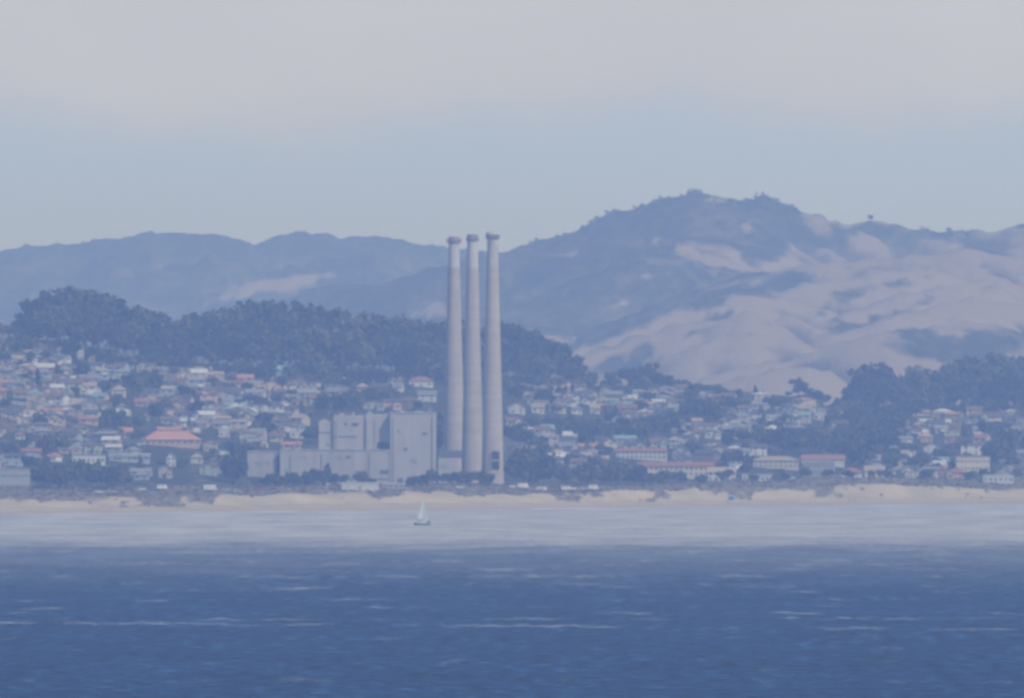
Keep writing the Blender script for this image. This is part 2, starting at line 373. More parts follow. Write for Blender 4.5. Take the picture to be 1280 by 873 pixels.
# low surf line lying along the beach
sx = np.arange(-520, 521, 4.0); rows = []
brk = fbm(sx/30, sx*0+3, 91, 4)
cen = shore(sx) - 26 - 14*(fbm(sx/60, sx*0, 88, 3)-.5)
wid = np.clip((brk-.46)*34, 0.0, 8)
vs, fs = [], []
for i, xx in enumerate(sx):
    w_ = wid[i]
    for dy, hz in ((-w_, .02), (-w_*.5, .05+.035*w_), (0, .05+.05*w_), (w_, .02)):
        vs.append((xx, cen[i]+dy, hz))
for i in range(len(sx)-1):
    if wid[i] > .3 and wid[i+1] > .3:
        for k in range(3): fs.append((i*4+k, (i+1)*4+k, (i+1)*4+k+1, i*4+k+1))
o = MB().add(vs, fs).build('surf', mat('surf_foam', (.56,.57,.57), .7, .2, .3), smooth=True); o['kind'] = 'stuff'

# ------------------------------------------------------------------ trees
def foliage_mat(name, c0, c1):
    if name in MATS: return MATS[name]
    m = bpy.data.materials.new(name); nt, N, L = nodes_of(m)
    b = N['Principled BSDF']; b.inputs['Roughness'].default_value = .75; b.inputs['Specular IOR Level'].default_value = .2
    g = N.new('ShaderNodeNewGeometry'); n = N.new('ShaderNodeTexNoise'); n.inputs['Scale'].default_value = .22; n.inputs['Detail'].default_value = 4
    L.new(g.outputs['Position'], n.inputs['Vector'])
    r = ramp(N, [(.32, c0), (.68, c1)])
    oi = N.new('ShaderNodeObjectInfo'); k = N.new('ShaderNodeMath'); k.operation = 'MULTIPLY_ADD'; k.inputs[1].default_value = .55
    L.new(oi.outputs['Random'], k.inputs[0]); 
    k2 = N.new('ShaderNodeMath'); k2.operation = 'SUBTRACT'; L.new(n.outputs['Fac'], k2.inputs[0]); k2.inputs[1].default_value = .27; L.new(k2.outputs[0], k.inputs[2])
    L.new(k.outputs[0], r.inputs[0]); L.new(r.outputs[0], b.inputs['Base Color'])
    MATS[name] = m; return m
FOL = {'dark': foliage_mat('dark_foliage', (.018,.030,.016), (.070,.080,.044)),
       'olive': foliage_mat('olive_foliage', (.038,.046,.026), (.125,.12,.072)),
       'green': foliage_mat('green_foliage', (.025,.045,.020), (.095,.115,.055))}
BARK = mat('bark', (.16,.125,.095), .9, .25, .8)

def crown_mesh(name, blobs, n, size, seed, m, up=.25):
    r = np.random.RandomState(seed)
    w = np.array([b[3]**2*(b[4] if len(b) > 4 else 1) for b in blobs]); w = w/w.sum()
    ks = r.choice(len(blobs), n, p=w)
    C = np.array([b[:3] for b in blobs])[ks]; R = np.array([b[3] for b in blobs])[ks]; FL = np.array([b[4] if len(b) > 4 else 1 for b in blobs])[ks]
    d = r.normal(size=(n,3)); d /= np.linalg.norm(d, axis=1)[:,None]
    rad = R*(r.rand(n)**.28)*(1+.16*r.normal(size=n))
    P = C + d*rad[:,None]*np.stack([np.ones(n), np.ones(n), FL], 1)
    nrm = d + .65*r.normal(size=(n,3)) + np.array([0,0,up]); nrm /= np.linalg.norm(nrm, axis=1)[:,None]
    t = np.cross(nrm, r.normal(size=(n,3))); t /= np.linalg.norm(t, axis=1)[:,None]
    bt = np.cross(nrm, t)
    s = size*(.6+.8*r.rand(n))[:,None]
    q = np.stack([P-t*s-bt*s*.6, P+t*s*.9-bt*s*.7, P+t*s*1.05+bt*s*.65, P-t*s*.85+bt*s*.75], 1).reshape(-1,3)
    me = bpy.data.meshes.new(name)
    me.vertices.add(4*n); me.vertices.foreach_set('co', q.ravel())
    me.loops.add(4*n); me.loops.foreach_set('vertex_index', np.arange(4*n))
    me.polygons.add(n); me.polygons.foreach_set('loop_start', np.arange(0,4*n,4))
    me.update(calc_edges=True); me.materials.append(m)
    return me
def trunk_mesh(name, h, r0, tips, seed):
    b = MB(); rr = random.Random(seed)
    p = Vector((0,0,-.6)); fork = Vector((rr.uniform(-.4,.4), rr.uniform(-.4,.4), h*.42))
    b.tube(p, fork*.5, r0, r0*.82, 8); b.tube(fork*.5, fork, r0*.82, r0*.62, 8)
    for t in tips: 
        t = Vector(t); mid = fork.lerp(t, .5) + Vector((0,0,h*.03))
        b.tube(fork, mid, r0*.45, r0*.3, 6); b.tube(mid, t, r0*.3, r0*.1, 6)
    return b.mesh(name, BARK, True)
# templates are unit-height trees (height 1)
def eucalypt(seed, tone):
    r = random.Random(seed); bl = []
    lean = r.uniform(-.05,.05)
    for k in range(r.randint(9,12)):
        z = r.uniform(.34,.90); wd = .26*math.sin(math.pi*min(1,(z-.12)/.95))+.06
        bl.append((lean*z+r.uniform(-wd,wd), r.uniform(-wd,wd), z, r.uniform(.075,.145), .9))
    bl.append((lean, 0, .90, .09, 1)); bl.append((lean+.06, 0, .62, .2, 1)); bl.append((-.05, 0, .5, .2, 1))
    me = crown_mesh('crown', bl, 1100, .036, seed, FOL[tone])
    return me, trunk_mesh('trunk', 1.0, .022, [b[:3] for b in bl[:5]], seed)
def roundtree(seed, tone):
    r = random.Random(seed); bl = [(0,0,.56,.34,.9)]
    for k in range(9):
        a = r.uniform(0,6.28); d = r.uniform(.2,.46); bl.append((d*math.cos(a), d*math.sin(a), r.uniform(.38,.80), r.uniform(.12,.2), .9))
    return crown_mesh('crown', bl, 620, .055, seed, FOL[tone]), trunk_mesh('trunk', .8, .04, [b[:3] for b in bl[1:5]], seed)
def cypress(seed, tone):
    r = random.Random(seed); bl = []
    for k in range(11):
        z = .14+.8*k/10; wd = .17*(1-z)**.7+.02
        bl.append((r.uniform(-wd,wd)*.6, r.uniform(-wd,wd)*.6, z, .05+.13*(1-z)**.8, 1.2))
    return crown_mesh('crown', bl, 600, .035, seed, FOL[tone]), trunk_mesh('trunk', 1, .025, [(0,0,.9)], seed)
def shrub(seed, tone):
    r = random.Random(seed); bl = [(0,0,.35,.5,.8)]
    for k in range(7):
        a = r.uniform(0,6.28); d = r.uniform(.4,.85); bl.append((d*math.cos(a), d*math.sin(a), r.uniform(.25,.62), r.uniform(.25,.38), .8))
    return crown_mesh('foliage', bl, 420, .10, seed, FOL[tone]), trunk_mesh('stem', .6, .05, [b[:3] for b in bl[1:4]], seed)
TPL = {}
tones = ['dark','olive','dark','green','olive','dark','green','dark']
for k in range(8): TPL['euc', k] = (*eucalypt(100+k, tones[k]), tones[k])
for k in range(6): TPL['round', k] = (*roundtree(200+k, tones[k+1]), tones[k+1])
for k in range(4): TPL['cyp', k] = (*cypress(300+k, tones[k+2]), tones[k+2])
for k in range(5): TPL['shrub', k] = (*shrub(400+k, tones[k]), tones[k])
KNAME = {'euc':'eucalyptus_tree','round':'round_tree','cyp':'cypress_tree','shrub':'shrub'}
TONEW = {'dark':'dark','olive':'olive','green':'mid-green'}
LM = [('orange hall',214,548),('white tower',100,443),('school',20,600),('power station',430,545),('ridge villa',527,478),
      ('dormer house',646,512),('red-roofed hotel',842,592),('flats',1022,592),('cream block',1215,582),('water tank',1137,532),
      ('long white building',1247,604),('smokestacks',600,560),('terrace',800,570),('cream house',148,490),('teal-roofed house',348,466),('pointed tree',1003,500)]
def zone(u, v):
    best = min(LM, key=lambda l: ((u-l[1])/1.6)**2 + ((v-l[2])*1.6)**2)
    du, dv = u-best[1], best[2]-v
    a = 'uphill' if dv > 9 else 'downhill' if dv < -9 else ''
    b = 'right' if du > 22 else 'left' if du < -22 else ''
    if a and b: rel = f'{a}-{b} of'
    elif a: rel = f'{a} of'
    elif b: rel = f'just {b} of'
    else: rel = 'beside'
    return f'{rel} the {best[0]}'
def tree(kind, k, loc, h, wsc, label, cat, group, rot=None):
    cm, tm, tone = TPL[kind, k]
    r = link(KNAME[kind], None, None, loc, rng.uniform(0,6.28) if rot is None else rot)
    r.scale = (h*wsc, h*wsc, h)
    link(cm.name.split('.')[0], cm, r); link(tm.name.split('.')[0], tm, r)
    tag(r, label, cat, group); return r
def sized(h): return 'tall' if h > 24 else 'middling' if h > 15 else 'low'

# --- skyline grove: eucalyptus along the ridge
TOPV = [(-120,384),(-40,400),(10,404),(25,392),(45,376),(70,363),(100,360),(120,363),(140,373),(170,385),(200,392),(240,393),(280,385),(310,377),(350,380),(400,382),(440,392),(480,394),(520,397),(552,402),(600,402),(632,404),(650,409),(690,424),(715,440),(738,462),
        (752,470),(775,461),(800,455),(830,458),(860,467),(890,480),(915,486),(940,489),(970,494),(985,497),(1020,488),(1042,502),(1053,486),(1070,465),(1092,455),(1108,457),(1122,469),(1135,462),(1165,457),(1185,460),(1200,447),(1235,440),(1265,444),(1290,450),(1400,440)]
tu, tv = zip(*TOPV)
GSTATE = {}
def grove_zone(u):
    marks = [(30,'at the grove left end'),(110,'under the grove hump'),(180,'right of the grove hump'),(260,'above the orange hall'),(340,'above the teal-roofed house'),(420,'above the plant wing'),
             (490,'above the boiler house'),(556,'left of the smokestacks'),(612,'behind the smokestacks'),(690,'right of the smokestacks'),(745,'in the dip of the treeline'),(800,'on the rounded knoll'),
             (860,'down the knoll right side'),(920,'right of the knoll'),(985,'near the pointed skyline tree'),(1045,'between pointed tree and right grove'),(1110,'at the right grove left end'),(1180,'in the right grove middle'),(1400,'in the tall right grove')]
    for lim, s_ in marks:
        if u < lim: return s_
    return marks[-1][1]
SHAPE = ['domed','ragged','broad','spreading','upright','thin','bushy','open']
def grove(u, top, s_off, row):
    y = float(shore(X(u, 9200))) + RIDGE_S + s_off
    y = float(shore(X(u, y))) + RIDGE_S + s_off
    x = X(u, y); z = gz(x, y); h = Z(top, y) - z
    if h < 4: return
    k = rng.randrange(8)
    kind = 'euc' if h > 17 else 'round'
    if kind == 'round': k = k % 6
    tone = TPL[kind, k][2]
    nm = 'eucalyptus' if kind == 'euc' else 'round-crowned tree'
    lb = f'{sized(h)} {TONEW[tone]} {SHAPE[k]} {nm} {grove_zone(u)}, {row}'
    tree(kind, k, (x, y, z-.3), h*1.02, rng.uniform(.85,1.25) if kind == 'euc' else rng.uniform(.8,1.1), lb, 'tree', 'trees of the ridge-top groves')
u = -70.0
while u < 1350:
    if not (965 < u < 1020):
        grove(u, float(np.interp(u, tu, tv)) + rng.uniform(-4, 12), rng.uniform(0, 45), 'skyline row')
    u += rng.uniform(8, 15)
u = -60.0
while u < 1340:
    tp = float(np.interp(u, tu, tv)); 
    base = float(np.interp(u, [p[0] for p in RV], [p[1] for p in RV]))
    if base - tp > 30: grove(u, tp + (base-tp)*rng.uniform(.22,.5), rng.uniform(-75,-25), 'front row')
    u += rng.uniform(10, 20)
u = -60.0
while u < 1340:
    tp = float(np.interp(u, tu, tv)); base = float(np.interp(u, [p[0] for p in RV], [p[1] for p in RV]))
    if base - tp > (9 if 730 < u < 930 else 22):
        y = float(shore(X(u, 9100)))+RIDGE_S-rng.uniform(80,130); x = X(u, y); z = gz(x, y); k = rng.randrange(6); h = rng.uniform(7, 13)
        t_ = tree('round', k, (x,y,z-.3), h, rng.uniform(1.0,1.5), f'{"higher" if h > 10 else "lower"} {TONEW[TPL["round",k][2]]} {SHAPE[k]} understory tree {grove_zone(u)}', 'tree', 'trees of the ridge-top groves')
        t_.name = 'understory_tree'
    u += rng.uniform(9, 16)
# pointed tree standing alone on the low ridge
for (uu, tp, so, kk, kd, lb) in [(999,471,20,1,'euc','lone pointed leaning tree rising above the low right ridge'),(985,488,25,2,'round','bushy tree leaning against the lone pointed tree on its left'),(1018,487,25,3,'round','wide dark tree leaning against the lone pointed tree on its right'),(1008,478,10,3,'euc','second stem of the lone pointed tree, lower and to its right'),(1030,490,20,4,'round','rounded dark tree ending the clump right of the lone pointed tree'),(972,494,20,0,'round','low rounded tree left of the lone pointed tree clump'),(944,481,10,0,'cyp','twin-tipped dark cypress clump on the low ridge right of the knoll')]:
    y = float(shore(X(uu, 9500)))+RIDGE_S+so; x = X(uu, y); z = gz(x, y)
    tree(kd, kk, (x,y,z-.3), Z(tp,y)-z, 1.25 if kd != 'cyp' else 1.6, lb, 'tree', 'trees of the ridge-top groves')
# a single small tree on the golden skyline
y = 15800; x = X(1088, y); z = float(hills_z(np.array([[x]]), np.array([[y]]))[0,0])
tree('shrub', 1, (x,y,z-.4), 5.2, .75, 'tiny lone tree standing on the bare golden skyline of the mountain', 'tree', None)
# far woodland fringe along the dark mountain crests: one mass nobody could count
r_ = np.random.RandomState(5); bl = []
for (cx, cy, cz), lo, hi, n in ((RID[1][0], 640, 1000, 300), (RID[1][0], 1150, 1215, 40), (RID[0][0], -60, 560, 240)):
    for uu in r_.uniform(lo, hi, n):
        yy = cy[0] + r_.uniform(-60, 15); xx = X(uu, yy); zz = float(hills_z(np.array([[xx]]), np.array([[yy]]))[0,0])
        bl.append((xx, yy, zz+.5, r_.uniform(.5, 1.7), .8))
fm = crown_mesh('woodland', bl, 9000, .9, 8, FOL['dark'])
link('woodland', fm)['kind'] = 'stuff'

# ------------------------------------------------------------------ power station
CONC = mat('weathered_concrete', (.37,.355,.35), .85, .10, .12)
CONC2 = mat('panel_cladding', (.385,.375,.375), .7, .08, .2)
CONC3 = mat('dark_steel', (.10,.11,.13), .6, .15, .4)
def streaked(name, c0, c1, sx=.22, sz=.012):
    m = bpy.data.materials.new(name); nt, N, L = nodes_of(m)
    b = N['Principled BSDF']; b.inputs['Roughness'].default_value = .75; b.inputs['Specular IOR Level'].default_value = .25
    g = N.new('ShaderNodeNewGeometry'); mp = N.new('ShaderNodeMapping'); mp.inputs['Scale'].default_value = (sx, .02, sz); L.new(g.outputs['Position'], mp.inputs[0])
    n = N.new('ShaderNodeTexNoise'); n.inputs['Scale'].default_value = 1; n.inputs['Detail'].default_value = 6; n.inputs['Roughness'].default_value = .6; L.new(mp.outputs[0], n.inputs['Vector'])
    n2 = N.new('ShaderNodeTexNoise'); n2.inputs['Scale'].default_value = .09; n2.inputs['Detail'].default_value = 5; L.new(g.outputs['Position'], n2.inputs['Vector'])
    ad = N.new('ShaderNodeMix'); ad.inputs[0].default_value = .35; L.new(n.outputs['Fac'], ad.inputs[2]); L.new(n2.outputs['Fac'], ad.inputs[3])
    r = ramp(N, [(.36, c0), (.64, c1)]); L.new(ad.outputs[0], r.inputs[0]); L.new(r.outputs[0], b.inputs['Base Color']); return m
CONC = streaked('weathered_concrete', (.30,.288,.282), (.42,.405,.392))
CONC2 = streaked('panel_cladding', (.315,.305,.302), (.44,.427,.42), .16, .008)
STKM = None
def stack_material():
    m = bpy.data.materials.new('stack_concrete'); nt, N, L = nodes_of(m)
    b = N['Principled BSDF']; b.inputs['Roughness'].default_value = .9; b.inputs['Specular IOR Level'].default_value = .2
    g = N.new('ShaderNodeNewGeometry'); sep = N.new('ShaderNodeSeparateXYZ'); L.new(g.outputs['Position'], sep.inputs[0])
    wv = N.new('ShaderNodeTexNoise'); mp = N.new('ShaderNodeMapping'); mp.inputs['Scale'].default_value = (.02,.02,.55); L.new(g.outputs['Position'], mp.inputs[0]); L.new(mp.outputs[0], wv.inputs['Vector']); wv.inputs['Scale'].default_value = 1; wv.inputs['Detail'].default_value = 5
    st = N.new('ShaderNodeTexNoise'); mp2 = N.new('ShaderNodeMapping'); mp2.inputs['Scale'].default_value = (.8,.8,.04); L.new(g.outputs['Position'], mp2.inputs[0]); L.new(mp2.outputs[0], st.inputs['Vector']); st.inputs['Scale'].default_value = 1; st.inputs['Detail'].default_value = 4
    ad = N.new('ShaderNodeMath'); ad.operation = 'ADD'; L.new(wv.outputs['Fac'], ad.inputs[0]); L.new(st.outputs['Fac'], ad.inputs[1])
    r = ramp(N, [(.40,(.36,.318,.275)),(.5,(.405,.358,.312)),(.62,(.455,.405,.355))])
    h = N.new('ShaderNodeMath'); h.operation = 'MULTIPLY'; h.inputs[1].default_value = .5; L.new(ad.outputs[0], h.inputs[0]); L.new(h.outputs[0], r.inputs[0])
    L.new(r.outputs[0], b.inputs['Base Color']); return m
STKM = stack_material()
PALE = mat('pale_stack_paint', (.49,.47,.445), .8, .08, .3)
WORN = mat('worn_stack_paint', (.43,.405,.38), .8, .30, .22)
RING = mat('sooty_ring', (.25,.225,.22), .8, .3, .6)
REDL = bpy.data.materials.new('red_beacon'); nt, N, L = nodes_of(REDL)
N['Principled BSDF'].inputs['Base Color'].default_value = (.45,.16,.15,1); N['Principled BSDF'].inputs['Emission Color'].default_value = (1,.25,.2,1); N['Principled BSDF'].inputs['Emission Strength'].default_value = .12
def smokestack(u, y, vtop, vband, label, worn, red, opening=False):
    x = X(u, y); zt = Z(vtop, y); z0 = gz(x, y)-.5; H = zt-z0; px = y/F
    t = link('smokestack', None, None, (x, y, z0)); tag(t, label, 'smokestack', 'smokestacks of the power station')
    zb = Z(vband, y)-z0; zc = H - 10*px
    rad = lambda z: (14.4 - 7.7*min(1, z/zc))*px
    MB().rings([(rad(zb*i/24), zb*i/24) for i in range(25)], n=40, cap=False).build('shaft', STKM, t, smooth=True)
    MB().rings([(rad(zb)+.03, zb+.004), (rad(zc), zc)], n=40, cap=False).build('upper_band', WORN if worn else PALE, t, smooth=True)
    wd = 8.6 if worn else 7.6
    c = MB().rings([(rad(zc)+.02, zc+.003), (wd*px*.93, zc+1.6*px), (wd*px, zc+2.4*px), (wd*px, zc+5.5*px), (wd*px*.93, zc+6*px), (wd*px*.9, H-1.2*px), (wd*px*.8, H), (wd*px*.62, H), (wd*px*.62, H-1.5)], n=40, cap=False)
    cr = c.build('crown_ring', RING, t)
    if worn: MB().rings([(wd*px*1.02, zc+6.2*px), (wd*px*1.03, zc+9.0*px), (wd*px*.9, zc+9.7*px)], n=40, cap=False).build('rim', PALE, cr, smooth=True)
    p = MB()
    for i in range(20):
        a = 2*math.pi*i/20; R_ = wd*px+.15
        p.tube((R_*math.cos(a), R_*math.sin(a), zc+2.3*px), (R_*math.cos(a), R_*math.sin(a), zc+5.2*px), .06, n=5)
    p.rings([(wd*px+.1, zc+5.0*px), (wd*px+.22, zc+5.0*px), (wd*px+.22, zc+5.2*px), (wd*px+.1, zc+5.2*px)], n=40, cap=False)
    p.build('railing', CONC3, cr)
    if red:
        for sx_ in (-1, 1):
            MB().rings([(.4,0),(.8,.4),(.85,1.8),(.5,2.4)], n=12, cx=sx_*(wd*px+.1), cy=-.6).build('beacon', REDL, t).location = (0,0,zc+2.8*px)
    # ladder rail down the shaft
    l = MB()
    for a in (-.55, -.62):
        l.tube(((rad(0)+.3)*math.sin(a), -(rad(0)+.3)*math.cos(a), 1), ((rad(zc)+.3)*math.sin(a), -(rad(zc)+.3)*math.cos(a), zc), .07, n=5)
    l.build('ladder', RING, t)
    if opening:
        R_ = rad(14)
        MB().box(-.1*R_, .62*R_, -R_-.5, -R_*.62, 9.0, 18.5).build('flue_opening', mat('opening_black', (.02,.022,.028), .9, .1), t)
        fr = MB().box(-.1*R_-.45, -.1*R_-.003, -R_-.75, -R_*.6, 9.0, 18.5).box(-.1*R_-.45, .62*R_+.45, -R_-.75, -R_*.6, 13.2, 13.9)
        fr.build('opening_frame', STKM, t)
    return t
smokestack(567.5, 8140, 296, 335, 'leftmost smokestack, with pinkish-red beacons on its crown ring', False, True)
smokestack(590.6, 8090, 293, 335, 'middle smokestack, clean pale upper band under a dark crown', False, False)
smokestack(615.8, 8040, 290, 332, 'rightmost and tallest smokestack, blotchy upper band, dark opening near its foot', True, False, True)

PY = 8010.0; P = PY/F; PX = lambda u: X(u, PY); pz0 = gz(PX(430), PY)-1.5
pl = link('power_station', None, None, (PX(440), PY, pz0)); tag(pl, 'large windowless grey power station building left of the smokestacks', 'power station')
def pb(name, u0, u1, v0, v1, y0, y1, m, parent=pl, extra=None):
    b = MB().box(PX(u0)-PX(440), PX(u1)-PX(440), y0, y1, (Z(v1,PY)-pz0) if v1 else 0, Z(v0,PY)-pz0)
    if extra: extra(b)
    return b.build(name, m, parent)
def ribs(u0, u1, v0, v1, y, step, dz=0):
    def f(b):
        u = u0+step
        while u < u1-1:
            b.box(PX(u)-PX(440)-.18, PX(u)-PX(440)+.18, y-.09, y-.003, (Z(v1,PY)-pz0) if v1 else .2, Z(v0,PY)-pz0-.4); u += step
    return f
th = pb('turbine_hall', 350, 487, 563, None, 0, 34, CONC, extra=ribs(350,487,563,None,0,11.3))
pb('parapet', 349.5, 487.4, 562, 563.2, -.35, 34.4, CONC2, th)
wg = pb('west_wing', 309, 345.5, 565, None, 4, 30, CONC, extra=ribs(309,345,565,None,4,9))
pb('parapet', 308.5, 346, 564, 565.2, 3.6, 30.3, CONC2, wg)
pb('link_block', 345.7, 349.8, 570, None, 14, 28, CONC3)
bh = pb('boiler_house', 398, 416.8, 526.5, 561.8, 8, 33, CONC)
pb('boiler_house', 417, 447, 519.5, 561.8, 6, 33, CONC2, extra=ribs(417,447,519.5,562,6,7.5))
pb('boiler_recess', 447.2, 456.5, 519, 561.8, 7.0, 32.9, CONC)
pb('boiler_house', 456.7, 471, 518, 561.8, 6, 33, CONC2, extra=ribs(456.7,471,518,562,6,5))
rc = pb('boiler_recess', 471.2, 487, 517.6, 561.8, 7.6, 32.8, CONC)
pb('opening', 470.6, 486.8, 553, 561.7, 7.3, 7.55, mat('opening_black', (.02,.022,.028), .9, .1), rc)
tw = pb('tower_block', 487.6, 545, 516.5, None, 1, 33, CONC2, extra=ribs(487.6,545,516.5,None,1,14.4))
pb('parapet', 487.2, 545.4, 515.4, 516.8, .6, 33.4, CONC2, tw)
ax = pb('annex', 548.2, 568, 573, None, 0, 18, CONC2); pb('annex', 568.2, 577, 585, None, 1, 18, CONC)
pb('duct', 548.2, 576.8, 563.5, 573, 20, 34, CONC3)
for (a, b_, v0, v1) in ((440,448,529,532.5),(430,434,529,531),(475,486,588,592),(433,438,570,572.5),(505,509,560,563),(528,534,541,543),(412,416,548,550)):
    yy = (.75 if a > 488 else -.3 if v0 > 562 else 5.7)
    pb('vent', a, b_, v0, v1, yy, yy+.24, CONC3)
for (a, b_, v0, v1) in ((455,462,600,None),(497,504,598,None),(372,378,602,None)):
    pb('roller_door', a, b_, v0, v1, -2.3+3 if a > 488 else -.35, -2.05+3 if a > 488 else -.05, CONC3)
for (a, b_, v0, v1, y0) in ((424,430,516.5,519.4,14),(440,443,515.5,519.4,12),(459,465,514.5,517.9,14),(500,506,513,516.4,10),(518,529,513.8,516.4,12),(536,538,511,516.4,10),(402,408,524,526.4,14)):
    pb('roof_unit', a, b_, v0, v1, y0, y0+5, CONC)
PSTEEL = mat('pale_steel', (.34,.33,.33), .6, .10, .5)
for (a, b_, v0, v1, yy) in ((399,416,540,540.4,7.6),(418,446,545,545.4,5.6),(420,486,598,598.4,-.4)):
    pb('walkway', a, b_, v0, v1, yy-.15, yy+.38, PSTEEL)
for (a, v0, v1, yy, r_) in ((398.6,530,562,7.5,.28),(421,523,562,5.5,.22),(458.5,524,562,5.5,.3),(469,524,562,5.5,.22),(364,568,606,-.5,.25),(403,566,610,-.5,.3),(462,566,610,-.5,.22),(492,520,606,.5,.25),(541,520,606,.5,.3)):
    MB().tube((PX(a)-PX(440), yy-.3, Z(v1,PY)-pz0), (PX(a)-PX(440), yy-.3, Z(v0,PY)-pz0), r_*.8, n=8).build('pipe', PSTEEL, pl)
for (a, b_, v0, v1, yy) in ((320,326,575,579,3.6),(332,338,575,579,3.6),(356,360,584,588,-.35),(378,384,570,572,-.35),(423,429,570,574,-.35),(513,522,572,577,.65),(497,501,536,540,.65),(552,560,580,584,-.35)):
    pb('louvre', a, b_, v0, v1, yy, yy+.3, PSTEEL)
rp = MB()
for uu in np.arange(489, 545, 3.5): rp.tube((PX(uu)-PX(440), .8, Z(515.4,PY)-pz0), (PX(uu)-PX(440), .8, Z(513.2,PY)-pz0), .06, n=5)
rp.tube((PX(489)-PX(440), .8, Z(513.2,PY)-pz0), (PX(545)-PX(440), .8, Z(513.2,PY)-pz0), .06, n=5); rp.build('railing', CONC3, tw)

# ------------------------------------------------------------------ houses
WALL = {'white':(.55,.545,.535),'cream':(.55,.50,.39),'tan':(.48,.39,.28),'grey':(.32,.33,.345),'pale blue':(.34,.41,.47),'salmon':(.50,.35,.29),'sage':(.34,.39,.31),'brown':(.20,.15,.11),'beige':(.44,.40,.335)}
ROOF = {'grey':(.24,.24,.25),'dark grey':(.09,.092,.10),'brown':(.17,.12,.09),'red':(.28,.145,.115),'white':(.52,.52,.52),'tan':(.36,.30,.24),'teal':(.20,.31,.31),'orange':(.43,.225,.165)}
GLASS = mat('window_glass', (.09,.10,.115), .25, .1, .5, .5); TRIM = mat('white_trim', (.72,.72,.70), .6, .05)
DOOR = mat('door_paint', (.22,.16,.12), .6, .1)
def wmat(c): return mat('wall_'+c.replace(' ','_'), WALL[c], .85, .10, .5, .2, .10)
def rmat(c): return mat('roof_'+c.replace(' ','_'), ROOF[c], .85, .16, .8, .2, .12)
